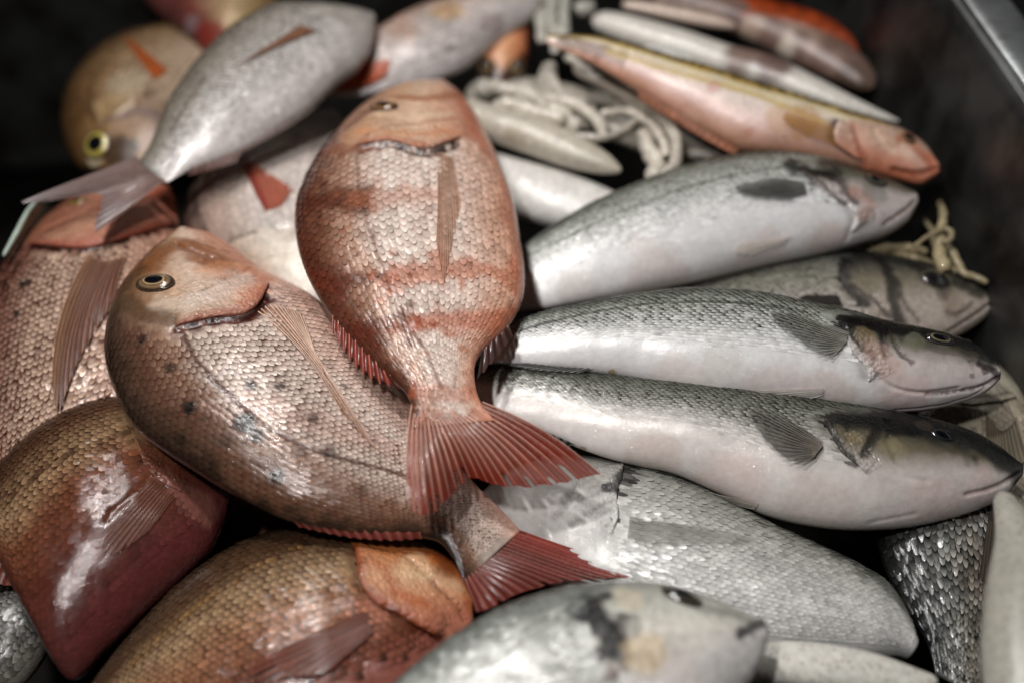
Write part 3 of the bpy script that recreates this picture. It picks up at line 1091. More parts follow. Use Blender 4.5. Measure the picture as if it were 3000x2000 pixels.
# ------------------------------------------------------------------ pink and red bream
make_fish(
    "bream", "orange-red banded bream lying tail towards the viewer in the middle of the heap", "fish",
    [(985, 196, 1030, 198), (900, 212, 1062, 225), (835, 248, 1092, 268), (770, 310, 1120, 320), (715, 385, 1150, 385), (682, 460, 1178, 460),
     (678, 530, 1195, 550), (700, 620, 1205, 640), (750, 710, 1195, 705), (812, 785, 1155, 765), (880, 855, 1108, 808), (930, 900, 1090, 850),
     (946, 945, 1100, 915), (945, 985, 1135, 965)],
    0.040, n=(0.11, 0.05, 1), k=0.42, nu=240, nv=130, stops=ORANGE,
    head=[(1, (104, 58, 36)), (.5, (192, 146, 112)), (0, (216, 182, 154)), (-.5, (210, 156, 128)), (-1, (196, 118, 92))],
    gill=[(800, 338), (850, 328), (905, 326), (945, 336), (985, 342), (1030, 328), (1065, 312)], gill_h=1.8, gill_cols=(170, 96, 64), gillfront=0.08,
    creases=[dict(l=[(822, 352), (824, 430), (850, 530), (890, 640), (940, 740), (985, 820), (1015, 890)], d=.12, w=4, c=(96, 60, 44), cw=4, s=.6),
             dict(l=[(830, 346), (870, 338), (910, 338), (952, 352), (994, 356), (1050, 332)], d=2.2, w=8, c=(46, 16, 10), cw=9, s=.95, rag=.8),
             dict(l=[(860, 262), (930, 268), (1040, 262)], c=(226, 196, 166), cw=14, s=.5, rag=.8), dict(l=[(830, 300), (920, 312), (1040, 302)], c=(206, 138, 98), cw=12, s=.6, rag=.8),
             dict(l=[(1060, 225), (1090, 290), (1120, 350)], c=(190, 96, 64), cw=24, s=.6, rag=.6), dict(l=[(800, 292), (830, 265), (870, 236)], c=(104, 56, 34), cw=18, s=.7, rag=.6),
             dict(l=[(690, 470), (760, 462), (830, 462)], c=(84, 40, 26), cw=40, s=.9, rag=.7),
             dict(l=[(830, 460), (900, 455), (985, 448)], c=(168, 104, 76), cw=34, s=.5, rag=.8),
             dict(l=[(690, 545), (730, 640), (800, 730), (860, 800)], c=(92, 48, 34), cw=24, s=.65, rag=.8),
             dict(l=[(740, 350), (790, 345), (830, 345)], c=(130, 72, 48), cw=24, s=.6, rag=.9),
             dict(l=[(735, 655), (820, 640), (900, 640)], c=(92, 42, 28), cw=22, s=.8, rag=.9),
             dict(l=[(900, 640), (1000, 625), (1100, 620), (1190, 640)], c=(188, 108, 74), cw=24, s=.65, rag=.8),
             dict(l=[(820, 765), (900, 750), (960, 745)], c=(92, 42, 28), cw=26, s=.85, rag=.9),
             dict(l=[(960, 745), (1040, 735), (1120, 740), (1160, 740)], c=(182, 98, 66), cw=30, s=.7, rag=.8),
             dict(l=[(960, 895), (1010, 905), (1070, 900)], c=(176, 96, 66), cw=22, s=.5, rag=.8),
             dict(l=[(960, 970), (1040, 975), (1110, 965)], c=(170, 90, 66), cw=18, s=.6, rag=.8),
             dict(l=[(1110, 300), (1160, 420), (1190, 560), (1200, 680)], c=(196, 118, 88), cw=26, s=.5, rag=.5),
             dict(l=[(880, 290), (950, 285), (1050, 270)], d=.5, w=6, c=(150, 90, 56), cw=6, s=.5),
             dict(l=[(920, 222), (985, 226), (1045, 218)], c=(150, 84, 40), cw=18, s=.7)],
    scales=dict(fine=True, n=(82, 38), dark=(124, 66, 42), amt=.5, lift=.11, tilt=.045, seed=3, u0=.024, wmax=.985, pale=1.15, amt_w=([-1, -.3, .4, 1], [.4, .6, 1, 1.3])),
    eyes=[dict(at=(880, 246), r=33, squash=.62, axis=(1, 0), iris=((0, (10, 10, 14)), (.55, (24, 18, 16)), (.62, (150, 110, 70)), (1, (60, 36, 24))))],
    fins=[dict(name="caudal_fin", base=[(946, 930), (985, 955), (1035, 960), (1075, 950), (1108, 925)],
               tip=[(930, 1125), (964, 1168), (1015, 1125), (1076, 1045), (1150, 1080), (1260, 1078), (1384, 1064)], rays=22, col=(142, 72, 58), ray_col=(206, 156, 136),
               on="plane", alpha=.8, ray_objs=True, edge=(130, 44, 28), edge_side=1, lift=(.0, .001), tip_col=(138, 48, 32), wave=.003, bend=(0.03, -0.05), droop=.016),
          dict(name="pectoral_fin", base=[(1006, 354), (1038, 370)], tip=[(1004, 560), (1018, 656), (1036, 560), (1056, 480)], rays=11, col=(176, 124, 92), ray_col=(204, 164, 138),
               edge=(160, 92, 40), alpha=.3, tip_alpha=.5, lift=(.0012, .0016), ray_objs=True, ray_r=.00022),
          dict(name="dorsal_fin", base=[(765, 715), (800, 768), (850, 822), (895, 866)], tip=[(764, 765), (806, 832), (860, 876), (918, 884)], rays=9, col=(120, 40, 30), ray_col=(178, 96, 78),
               on="plane", alpha=.85, spiny=.6, lift=(.001, -.004), ray_objs=True, ray_r=.0005),
          dict(name="anal_fin", base=[(1166, 752), (1130, 785), (1106, 812)], tip=[(1180, 766), (1140, 818), (1096, 866)], rays=5, col=(70, 44, 40), ray_col=(120, 90, 82),
               on="plane", alpha=.95, spiny=.3, lift=(.001, -.004))])

make_fish(
    "bream", "dark-spotted pink bream with open-eyed head at left, in front of the orange-red one", "fish",
    [(400, 552, 440, 546), (350, 590, 490, 553), (300, 642, 540, 585), (265, 700, 585, 620), (245, 765, 625, 650), (243, 830, 670, 672), (262, 900, 720, 700),
     (305, 980, 765, 735), (370, 1035, 805, 782), (460, 1092, 845, 833), (560, 1148, 890, 865), (660, 1190, 930, 905), (770, 1214, 970, 955),
     (870, 1224, 1010, 1008), (950, 1222, 1055, 1060), (1010, 1232, 1100, 1105), (1045, 1270, 1150, 1150), (1070, 1320, 1200, 1200)],
    0.012, n=(0.14, 0.03, 1), k=0.44, nu=260, nv=150, stops=PINK, head=PINKHEAD, bow=[(0, .004), (.5, 0.004), (.75, -.002), (1, -.008)],
    gill=[(395, 757), (411, 748), (450, 738), (500, 727), (545, 727), (580, 712), (603, 686), (618, 648)], gill_h=2.0, gill_cols=(150, 74, 50), gillfront=0.12,
    creases=[dict(l=[(424, 768), (440, 805), (458, 836), (534, 912), (610, 977), (724, 1034), (861, 1072), (940, 1095)], d=.45, w=4, c=(70, 38, 32), cw=5, s=.85),
             dict(l=[(405, 760), (450, 748), (500, 738), (552, 738), (590, 720), (618, 688)], d=2.2, w=9, c=(80, 20, 12), cw=12, s=.95),
             dict(l=[(462, 668), (520, 641), (578, 616)], d=1.8, w=4, c=(92, 66, 50), cw=4, s=.8),
             dict(l=[(468, 684), (530, 656), (592, 632)], d=1.0, w=4, c=(130, 92, 74), cw=4, s=.6), dict(l=[(420, 690), (440, 715), (470, 722)], d=.8, w=6, c=(150, 104, 80), cw=5, s=.5),
             dict(l=[(560, 700), (598, 668), (612, 640)], c=(196, 120, 92), cw=18, s=.6, rag=.6),
             dict(l=[(404, 560), (438, 574), (470, 582), (492, 592)], d=2.0, w=5, c=(36, 20, 12), cw=5, s=.95), dict(l=[(420, 552), (455, 562), (488, 572)], d=-.9, w=7, c=(150, 96, 60), cw=6, s=.5),
             dict(l=[(400, 572), (432, 586), (466, 596)], d=-.8, w=7), dict(l=[(376, 606), (382, 603)], d=.8, w=3, c=(24, 16, 12), cw=3, s=.95),
             dict(l=[(300, 690), (330, 720), (380, 735)], d=.4, w=8),
             dict(l=[(255, 740), (250, 830), (290, 950), (370, 1030), (470, 1090)], c=(56, 40, 32), cw=26, s=.7, rag=.6),
             dict(l=[(310, 770), (340, 860), (400, 950), (500, 1040)], c=(92, 64, 50), cw=20, s=.45, rag=.8),
             dict(l=[(330, 610), (370, 585), (410, 565), (470, 585), (500, 600)], c=(124, 72, 36), cw=40, s=.85, rag=.6),
             dict(l=[(262, 690), (290, 650), (320, 620)], c=(70, 52, 36), cw=24, s=.7, rag=.5),
             dict(l=[(440, 690), (500, 670), (560, 640)], c=(222, 200, 186), cw=30, s=.6, rag=.5),
             dict(l=[(470, 620), (520, 610), (570, 615)], c=(196, 136, 98), cw=20, s=.5, rag=.5),
             dict(l=[(360, 700), (410, 700), (440, 710)], c=(214, 196, 178), cw=24, s=.5, rag=.6),
             dict(l=[(290, 690), (330, 722), (390, 735)], c=(80, 60, 44), cw=24, s=.7, rag=.5),
             dict(l=[(540, 1100), (700, 1140), (900, 1190)], c=(132, 94, 70), cw=30, s=.4, rag=.8),
             dict(l=[(600, 930), (760, 985), (900, 1030)], c=(206, 150, 130), cw=26, s=.3)],
    blobs=[(435, 937, 13, BLK, .95), (565, 972, 19, BLK, .95), (590, 1000, 13, BLK, .85), (576, 887, 10, BLK, .85), (644, 888, 10, BLK, .85), (720, 962, 11, BLK, .8), (392, 845, 11, BLK, .8),
           (330, 780, 8, BLK, .8), (640, 1095, 13, BLK, .8), (756, 1040, 12, BLK, .7), (790, 885, 6, BLK, .6), (655, 860, 6, BLK, .6), (500, 885, 8, BLK, .5), (560, 1010, 8, BLK, .5),
           (520, 1010, 12, BLK, .4), (830, 1130, 10, BLK, .5), (690, 1040, 10, BLK, .5), (820, 975, 7, BLK, .5), (420, 1010, 10, BLK, .5), (470, 960, 8, BLK, .4)],
    scales=dict(fine=True, n=(104, 46), dark=(88, 52, 40), amt=.8, lift=.15, tilt=.035, seed=5, wmax=.985, u0=.022, pale=1.15, amt_w=([-1, -.6, -.1, .5, 1], [.3, .6, 1.0, 1.1, 1.1])),
    eyes=[dict(at=(355, 650), r=45, squash=.62, axis=(1, .08), pupil=.5, iris=((0, (12, 12, 16)), (.5, (24, 18, 16)), (.54, (206, 176, 130)), (.6, (96, 74, 56)), (.78, (140, 112, 84)), (.92, (60, 44, 30)), (1, (24, 18, 14))), rim=(64, 46, 30))],
    fins=[dict(name="pectoral_fin", base=[(596, 716), (636, 706), (694, 730)], tip=[(780, 945), (866, 1044), (800, 945), (770, 905), (742, 862)], rays=12, col=(166, 112, 84), ray_col=(220, 184, 162),
               edge=(166, 98, 42), alpha=.42, tip_alpha=.55, lift=(.0016, .003), ray_objs=True, ray_r=.00045, bend=(-.05, .03)),
          dict(name="dorsal_fin", base=[(660, 1186), (770, 1210), (880, 1222), (965, 1222)], tip=[(690, 1204), (800, 1228), (900, 1236), (970, 1230)], rays=12, col=(130, 56, 48), ray_col=(180, 110, 96),
               on="plane", alpha=.9, spiny=.4, lift=(.0, -.004)),
          dict(name="caudal_fin", base=[(1072, 1312), (1100, 1290), (1150, 1250), (1198, 1202)], tip=[(1096, 1400), (1120, 1400), (1190, 1350), (1300, 1318), (1420, 1316), (1524, 1318)], rays=18, col=(104, 42, 35), ray_col=(160, 96, 84),
               on="plane", alpha=.95, edge=(160, 52, 38), edge_side=1, lift=(-.008, -.004), wave=.003, ray_objs=True, ray_r=.0004)])

make_fish(
    "bream", "pink bream cut by the left edge, its long pectoral fin hanging down its side", "fish",
    [(290, 428, 350, 420), (215, 440, 390, 432), (160, 465, 405, 470), (110, 505, 412, 520), (60, 555, 415, 580), (15, 610, 420, 650), (-30, 680, 415, 740),
     (-60, 780, 400, 830), (-80, 880, 370, 920), (-90, 980, 320, 1010), (-80, 1080, 250, 1090), (-60, 1160, 180, 1150), (-40, 1240, 100, 1220)],
    -0.026, n=(-0.05, -0.06, 1), tail=(170, (110, 50, 40), (170, 110, 92)), k=0.42, nu=220, nv=120,
    stops=[(1, (64, 38, 32), .15), (.6, (130, 90, 76), .35), (.2, (204, 174, 152), .45), (-.3, (208, 176, 154), .35), (-1, (196, 142, 120), .1)],
    head=[(1, (96, 52, 36)), (.5, (160, 104, 80)), (0, (190, 132, 108)), (-1, (190, 116, 94))],
    gill=[(60, 560), (110, 564), (182, 572), (240, 560), (304, 540), (360, 522), (407, 513)], gill_h=2.2, gill_cols=(160, 70, 48), gillfront=0.1,
    creases=[dict(l=[(70, 566), (182, 578), (304, 547), (407, 520)], d=1.3, w=7, c=(80, 22, 14), cw=9, s=.9),
             dict(l=[(75, 572), (40, 612), (10, 660), (-20, 740)], d=.4, w=4, c=(50, 34, 28), cw=5, s=.8),
             dict(l=[(130, 545), (230, 505), (330, 480)], c=(206, 160, 130), cw=24, s=.4, rag=.8),
             dict(l=[(250, 470), (330, 440), (390, 450)], c=(190, 84, 48), cw=26, s=.5)],
    blobs=[(60, 655, 8, BLK, .9), (38, 722, 7, BLK, .9), (90, 800, 6, BLK, .6), (175, 870, 7, BLK, .6), (130, 740, 6, BLK, .5)],
    scales=dict(n=(84, 40), dark=(86, 46, 36), amt=1.15, lift=.16, tilt=.11, u0=.02, seed=9, pale=1.3, amt_w=([-1, -.4, .2, 1], [.6, .7, 1, 1.2])),
    eyes=[dict(at=(178, 464), r=22, squash=.7, axis=(1, -.3), iris=((0, (10, 12, 20)), (.6, (20, 22, 30)), (.68, (170, 140, 60)), (1, (110, 80, 40))))],
    fins=[dict(name="pectoral_fin", base=[(204, 592), (246, 606), (286, 596)], tip=[(124, 880), (136, 966), (160, 880), (205, 790), (262, 700)], rays=11, col=(92, 44, 30), ray_col=(190, 140, 114),
               edge=(136, 92, 48), edge_side=0, alpha=.8, tip_alpha=.85, lift=(.0025, .003), ray_objs=True, ray_r=.00034, bend=(.08, .05))])

make_fish(
    "bream", "silver-grey bream lying on top at upper left with its forked tail stretched out leftwards", "fish",
    [(855, 8, 864, 30), (820, 2, 858, 70), (770, 2, 845, 110), (710, 6, 825, 145), (640, 14, 790, 178), (580, 42, 755, 212), (530, 70, 715, 250), (485, 108, 665, 285),
     (445, 150, 610, 318), (412, 195, 550, 350), (385, 235, 500, 366), (362, 285, 450, 380), (340, 330, 410, 398), (315, 365, 380, 412)],
    0.032, n=(0.10, -0.10, 1), k=0.46, nu=150, nv=80, stops=GREY, bow=[(0, -.012), (.3, 0), (.8, 0), (1, -.004)], head=[(1, (120, 112, 100)), (.4, (178, 170, 160)), (-1, (206, 198, 192))],
    creases=[dict(l=[(720, 40), (760, 30), (800, 50)], d=.8, w=8, c=(110, 96, 84), cw=8, s=.5), dict(l=[(470, 180), (430, 240), (395, 300)], c=(90, 70, 54), cw=6, s=.6)],
    scales=dict(n=(80, 40), dark=(92, 78, 66), amt=.75, lift=.13, tilt=.04, seed=11, f0=-.8, f1=-.2),
    fins=[dict(name="pectoral_fin", base=[(690, 62), (728, 74)], tip=[(560, 148), (522, 168), (600, 128), (660, 100)], rays=9, col=(150, 106, 82), ray_col=(176, 132, 104), alpha=.9, lift=(.0015, .003)),
          dict(name="caudal_fin", base=[(316, 362), (330, 385), (350, 402), (380, 414)], tip=[(46, 462), (80, 464), (170, 442), (238, 430), (226, 480), (212, 516), (218, 533)], rays=18, col=(110, 78, 72), ray_col=(160, 128, 118),
               on="plane", alpha=.9, lift=(0, -.003), tip_col=(120, 104, 104), wave=.002, zoff=0, ray_objs=True, ray_r=.0004),
          dict(name="anal_fin", base=[(560, 345), (500, 368), (440, 386)], tip=[(540, 366), (480, 384), (430, 396)], rays=8, col=(130, 96, 90), ray_col=(180, 150, 140), on="plane", alpha=.8, lift=(0, -.004)),
          dict(name="pelvic_fin", base=[(812, 150), (780, 178)], tip=[(772, 192), (742, 224)], rays=6, col=(96, 80, 78), ray_col=(140, 122, 118), on="plane", alpha=.9, lift=(0, -.006))])

make_fish(
    "bream", "golden-brown bream at far left with a yellow-ringed eye and orange fin, head down", "fish",
    [(240, 400, 300, 405), (185, 390, 350, 385), (155, 350, 400, 350), (144, 290, 430, 300), (152, 228, 450, 240), (180, 170, 470, 190), (225, 118, 490, 150), (280, 80, 505, 115),
     (335, 62, 510, 90), (390, 50, 510, 70)],
    -0.035, n=(-0.15, 0.0, 1), k=0.45, nu=130, nv=80,
    stops=[(1, (44, 30, 18), .2), (.65, (96, 70, 43), .35), (.1, (160, 130, 96), .4), (-1, (190, 168, 146), .3)],
    head=[(1, (50, 33, 18)), (.55, (106, 76, 44)), (0, (156, 120, 82)), (-1, (140, 116, 98))],
    gill=[(190, 235), (205, 262), (240, 282), (300, 250), (345, 236), (400, 250)], gill_h=2.0, gillfront=.1,
    creases=[dict(l=[(205, 190), (198, 230), (215, 275)], d=2.4, w=7, c=(60, 42, 28), cw=6, s=.8), dict(l=[(235, 286), (280, 260), (320, 232), (345, 215), (350, 190)], d=2.4, w=7, c=(70, 50, 34), cw=6, s=.8),
             dict(l=[(270, 270), (320, 255), (370, 268)], c=(96, 78, 74), cw=14, s=.6)],
    blobs=[(180, 250, 40, (84, 58, 32), .6), (200, 180, 44, (96, 68, 40), .5), (250, 240, 30, (196, 166, 120), .4), (275, 345, 30, (50, 38, 30), .85), (215, 365, 14, (206, 190, 160), .7), (300, 190, 40, (200, 186, 160), .5)],
    scales=dict(n=(40, 26), dark=(96, 66, 42), amt=.6, lift=.1, seed=13),
    eyes=[dict(at=(222, 332), r=30, squash=.95, pupil=.55, iris=((0, (8, 8, 12)), (.58, (16, 16, 16)), (.64, (200, 180, 90)), (.85, (170, 150, 70)), (1, (60, 50, 30))))],
    fins=[dict(name="pectoral_fin", base=[(385, 165), (355, 185)], tip=[(300, 98), (288, 94), (318, 140)], rays=8, col=(176, 86, 36), ray_col=(190, 104, 54), alpha=.97, lift=(.002, .004))])

make_fish(
    "bream", "pale silvery bream head down with a red fin, tucked beside the orange-red one", "fish",
    [(690, 720, 740, 715), (600, 690, 790, 690), (520, 640, 830, 640), (455, 580, 850, 580), (424, 520, 860, 520), (430, 455, 860, 450), (470, 400, 850, 390), (530, 345, 830, 330),
     (590, 300, 800, 285), (650, 260, 770, 250)],
    -0.030, n=(-0.04, 0.03, 1), k=0.42, nu=130, nv=80,
    stops=[(1, (110, 80, 70), .2), (.6, (186, 164, 150), .4), (.1, (214, 204, 196), .4), (-1, (216, 204, 196), .3)],
    head=[(1, (130, 98, 84)), (.6, (196, 170, 150)), (.2, (220, 206, 190)), (-1, (214, 202, 192))],
    gill=[(440, 500), (475, 545), (513, 563), (550, 540), (585, 529), (640, 530), (700, 520)], gill_h=2.0, gillfront=.1,
    creases=[dict(l=[(449, 456), (452, 500), (465, 530), (485, 550)], d=.9, w=5, c=(96, 74, 66), cw=5, s=.7), dict(l=[(505, 570), (545, 548), (590, 534)], d=1.2, w=6, c=(60, 44, 40), cw=6, s=.8),
             dict(l=[(540, 600), (620, 590), (700, 585)], d=.6, w=7)],
    scales=dict(n=(40, 26), dark=(150, 120, 108), amt=.4, lift=.08, seed=15),
    fins=[dict(name="pectoral_fin", base=[(612, 490), (650, 476)], tip=[(548, 372), (556, 360), (588, 384), (640, 420), (672, 440)], rays=10, col=(180, 96, 72), ray_col=(196, 116, 90), edge=(150, 36, 28), alpha=.75, lift=(.002, .003))])

make_fish(
    "bream", "brown-gold bream at lower left edge with bulging purplish-red belly", "fish",
    [(470, 1010, 500, 1040), (430, 960, 530, 1100), (370, 925, 525, 1160), (300, 915, 510, 1205), (230, 922, 480, 1265), (160, 950, 420, 1325), (100, 985, 340, 1400), (50, 1025, 250, 1485),
     (0, 1072, 160, 1560), (-50, 1110, 90, 1450), (-100, 1150, 20, 1300), (-160, 1180, -80, 1260)],
    -0.034, n=(-0.06, -0.10, 1), tail=(170, (110, 50, 40), (170, 110, 92)), k=0.46, nu=170, nv=110, stops=BROWN, head=BROWN,
    gill=[(290, 960), (305, 1000), (325, 1050), (345, 1088), (380, 1110), (440, 1140)], gill_h=1.2,
    creases=[dict(l=[(303, 985), (240, 1005), (130, 1058), (60, 1112), (0, 1158)], d=.45, w=4, c=(60, 40, 26), cw=5, s=.8),
             dict(l=[(345, 1095), (300, 1140), (245, 1190)], d=.9, w=6, c=(100, 60, 40), cw=6, s=.5),
             dict(l=[(500, 1180), (430, 1270), (320, 1380), (230, 1470)], c=(98, 46, 44), cw=60, s=.85, rag=.4),
             dict(l=[(390, 1110), (470, 1170)], c=(150, 100, 86), cw=30, s=.5)],
    scales=dict(n=(64, 38), dark=(58, 32, 22), amt=.85, lift=.14, tilt=.06, seed=17, wmin=-.85, f0=-.9, f1=.1, u0=.01, pale=1.25, amt_w=([-1, -.4, .1, 1], [.3, .5, 1, 1])),
    fins=[dict(name="pectoral_fin", base=[(352, 1096), (400, 1140)], tip=[(262, 1200), (228, 1270), (290, 1262), (345, 1215)], rays=10, col=(126, 76, 52), ray_col=(150, 98, 76), alpha=.35, lift=(.001, .002))])

make_fish(
    "bream", "brown-gold bream at bottom with glossy orange gill cover, blurred in the foreground", "fish",
    [(1085, 1370, 1090, 1410), (1060, 1310, 1090, 1450), (1010, 1270, 1080, 1490), (940, 1240, 1060, 1540), (860, 1225, 1030, 1590), (780, 1218, 980, 1640), (700, 1216, 900, 1690),
     (610, 1228, 800, 1730), (520, 1265, 700, 1760), (430, 1325, 600, 1770), (340, 1410, 480, 1760), (260, 1500, 380, 1740), (200, 1580, 280, 1700)],
    -0.034, n=(-0.05, -0.10, 1), tail=(170, (110, 50, 40), (170, 110, 92)), k=0.46, nu=160, nv=110,
    stops=[(1, (40, 27, 19), .2), (.65, (84, 62, 43), .4), (.32, (172, 140, 106), .45), (0, (162, 112, 82), .35), (-.35, (120, 68, 50), .25), (-.7, (146, 86, 74), .15), (-1, (160, 104, 94), .1)],  # own browns, darkened further to paint in the dimmer light down here
    head=[(1, (120, 56, 26)), (.55, (186, 112, 64)), (.2, (218, 172, 134)), (-.1, (204, 140, 104)), (-.4, (184, 116, 90)), (-1, (180, 112, 96))],
    gill=[(800, 1235), (815, 1262), (822, 1300), (826, 1335), (850, 1372), (910, 1405), (965, 1436), (1019, 1466)], gill_h=3.0, gill_cols=(150, 70, 34), gillfront=.18,
    creases=[dict(l=[(815, 1262), (824, 1330), (848, 1374), (910, 1408), (1019, 1470)], d=1.6, w=9, c=(60, 20, 10), cw=12, s=.9),
             dict(l=[(693, 1256), (563, 1314), (433, 1410), (303, 1522)], d=.4, w=5, c=(150, 112, 66), cw=6, s=.6),
             dict(l=[(930, 1270), (985, 1320), (1040, 1380), (1070, 1420)], d=1.6, w=7, c=(120, 62, 40), cw=7, s=.6), dict(l=[(870, 1300), (900, 1350), (960, 1390)], c=(176, 92, 50), cw=18, s=.6, rag=.8),
             dict(l=[(1000, 1275), (1060, 1320), (1082, 1380)], c=(170, 80, 20), cw=22, s=.6)],
    blobs=[(960, 1300, 34, (226, 190, 150), .5), (850, 1420, 40, (196, 130, 108), .6)],
    scales=dict(n=(64, 38), dark=(66, 40, 28), amt=.85, lift=.15, tilt=.06, seed=19, wmin=-.6, u0=.012, pale=1.25),
    fins=[dict(name="pectoral_fin", base=[(835, 1405), (860, 1452)], tip=[(700, 1470), (560, 1540), (640, 1560), (760, 1540)], rays=10, col=(120, 60, 42), ray_col=(150, 88, 64), alpha=.75, lift=(.002, .004))])

make_fish(
    "bream", "half-hidden brown bream at the top edge with a red belly and glistening flank", "fish",
    [(560, 130, 500, 150), (590, 90, 470, 125), (620, 40, 430, 90), (635, 0, 385, 50), (630, -50, 340, 10), (610, -110, 300, -40), (570, -170, 290, -100), (500, -220, 300, -170), (420, -250, 330, -230)],
    -0.02, n=(-0.1, 0.0, 1), k=0.45, nu=90, nv=60,
    stops=[(1, (150, 116, 76), .35), (.3, (190, 162, 120), .4), (-.2, (150, 116, 90), .3), (-.6, (120, 62, 54), .15), (-1, (84, 50, 46), .05)],
    blobs=[(480, 80, 26, (130, 44, 36), .7), (440, 60, 18, (140, 120, 124), .6)],
    scales=dict(n=(36, 22), dark=(100, 74, 48), amt=.7, lift=.1, seed=21, wmin=-.3))

make_fish(
    "bream", "greyish pink fish behind the orange-red bream's head, an orange fin on its side", "fish",
    [(1240, -15, 1245, 10), (1180, -15, 1215, 45), (1110, -8, 1150, 95), (1040, 5, 1090, 140), (980, 18, 1030, 172), (930, 36, 970, 190), (880, 62, 910, 205), (830, 90, 860, 215), (780, 130, 810, 222), (740, 170, 760, 225)],
    0.0, n=(0.0, -0.12, 1), k=0.5, nu=90, nv=60,
    stops=[(1, (170, 120, 96), .1), (.6, (196, 170, 156), .3), (.1, (206, 194, 188), .35), (-1, (200, 192, 190), .25)],
    blobs=[(1029, 118, 12, (110, 96, 96), .8), (1030, 25, 30, (200, 150, 80), .6), (930, 70, 30, (176, 130, 100), .5), (1130, 60, 22, (120, 96, 100), .5)],
    scales=dict(n=(36, 22), dark=(150, 124, 112), amt=.3, lift=.07, seed=23),
    fins=[dict(name="pectoral_fin", base=[(900, 138), (886, 178)], tip=[(800, 165), (758, 215), (830, 208)], rays=8, col=(186, 80, 34), ray_col=(200, 104, 60), alpha=.98, lift=(.002, .005))])

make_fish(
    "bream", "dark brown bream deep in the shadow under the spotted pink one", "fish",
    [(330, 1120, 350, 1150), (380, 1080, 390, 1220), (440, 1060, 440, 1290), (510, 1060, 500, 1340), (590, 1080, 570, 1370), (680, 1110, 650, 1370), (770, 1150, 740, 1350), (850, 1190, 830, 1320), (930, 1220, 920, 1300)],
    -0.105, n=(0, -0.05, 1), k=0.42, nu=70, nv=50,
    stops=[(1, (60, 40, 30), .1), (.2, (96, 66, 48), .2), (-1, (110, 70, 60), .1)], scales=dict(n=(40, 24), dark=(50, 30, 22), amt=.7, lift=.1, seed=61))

# ------------------------------------------------------------------ sea bass
make_fish(
    "sea_bass", "uppermost silver sea bass, its head tucked under the orange-striped fish", "fish",
    [(2095, 440, 2108, 470), (2060, 420, 2085, 508), (2000, 398, 2040, 538), (1930, 378, 1975, 560), (1850, 362, 1900, 580), (1760, 358, 1810, 600), (1670, 366, 1715, 620), (1580, 385, 1610, 643),
     (1480, 418, 1500, 665), (1390, 455, 1400, 684), (1310, 495, 1310, 700), (1230, 545, 1230, 712), (1150, 600, 1150, 715), (1080, 640, 1080, 710)],
    0.004, n=(0.0, -0.30, 1), tail=(110, (52, 52, 50), (110, 108, 102)), k=0.62, p=1.0, nu=200, nv=110, stops=BASS, head=BASSHEAD, mat=M_BELLY, slit_s=0.4, mottle=(0.05, 60), silver=.3,
    gill=[(1835, 375), (1850, 400), (1880, 425), (1905, 450), (1945, 470), (1965, 500), (1950, 540)], gill_h=1.6, gillfront=.07,
    creases=[dict(l=[(1825, 384), (1862, 398), (1905, 404)], c=(18, 18, 18), cw=20, s=.92, rag=.8, d=.8, w=8), dict(l=[(1860, 400), (1900, 440), (1940, 470)], d=1.0, w=7, c=(70, 62, 54), cw=6, s=.7),
             dict(l=[(1920, 390), (1940, 430), (1960, 465)], c=(30, 28, 28), cw=12, s=.75, d=.8, w=7), dict(l=[(1945, 470), (1960, 510), (1945, 550)], d=.8, w=6),
             dict(l=[(1215, 585), (1400, 500), (1560, 440), (1700, 400), (1800, 385)], d=.3, w=4, c=(96, 98, 90), cw=4, s=.6),
             dict(l=[(2104, 462), (2070, 490), (2030, 515)], d=1.0, w=5, c=(120, 90, 66), cw=6, s=.7), dict(l=[(1960, 440), (2000, 470), (1980, 500)], c=(176, 120, 96), cw=16, s=.5)],
    blobs=[(2010, 440, 26, (96, 98, 84), .5), (1500, 640, 60, (206, 186, 178), .4), (1750, 590, 50, (208, 184, 176), .35), (1900, 555, 36, (200, 170, 160), .4), (1330, 670, 40, (196, 184, 176), .4)],
    eyes=[dict(at=(2010, 415), r=26, squash=.7, iris=((0, (8, 8, 10)), (.6, (14, 14, 14)), (.68, (90, 90, 80)), (1, (30, 32, 32))))],
    scales=dict(n=(104, 56), dark=(58, 60, 54), amt=.75, lift=.10, tilt=.05, seed=31, gap=.6, wmin=-.35, f0=-.35, f1=.35, vary=.08, pale=1.1),
    fins=[dict(name="pectoral_fin", base=[(1846, 424), (1848, 446)], tip=[(1770, 416), (1672, 440), (1730, 458), (1800, 462)], rays=9, col=(40, 40, 39), ray_col=(140, 138, 130), alpha=.8, tip_alpha=.6, lift=(.002, .004), ray_objs=True, ray_r=.0003),
          dict(name="pelvic_fin", base=[(1820, 540), (1800, 556)], tip=[(1700, 562), (1680, 580), (1720, 584)], rays=6, col=(222, 214, 204), ray_col=(228, 222, 214), alpha=.6, lift=(.001, .002))])

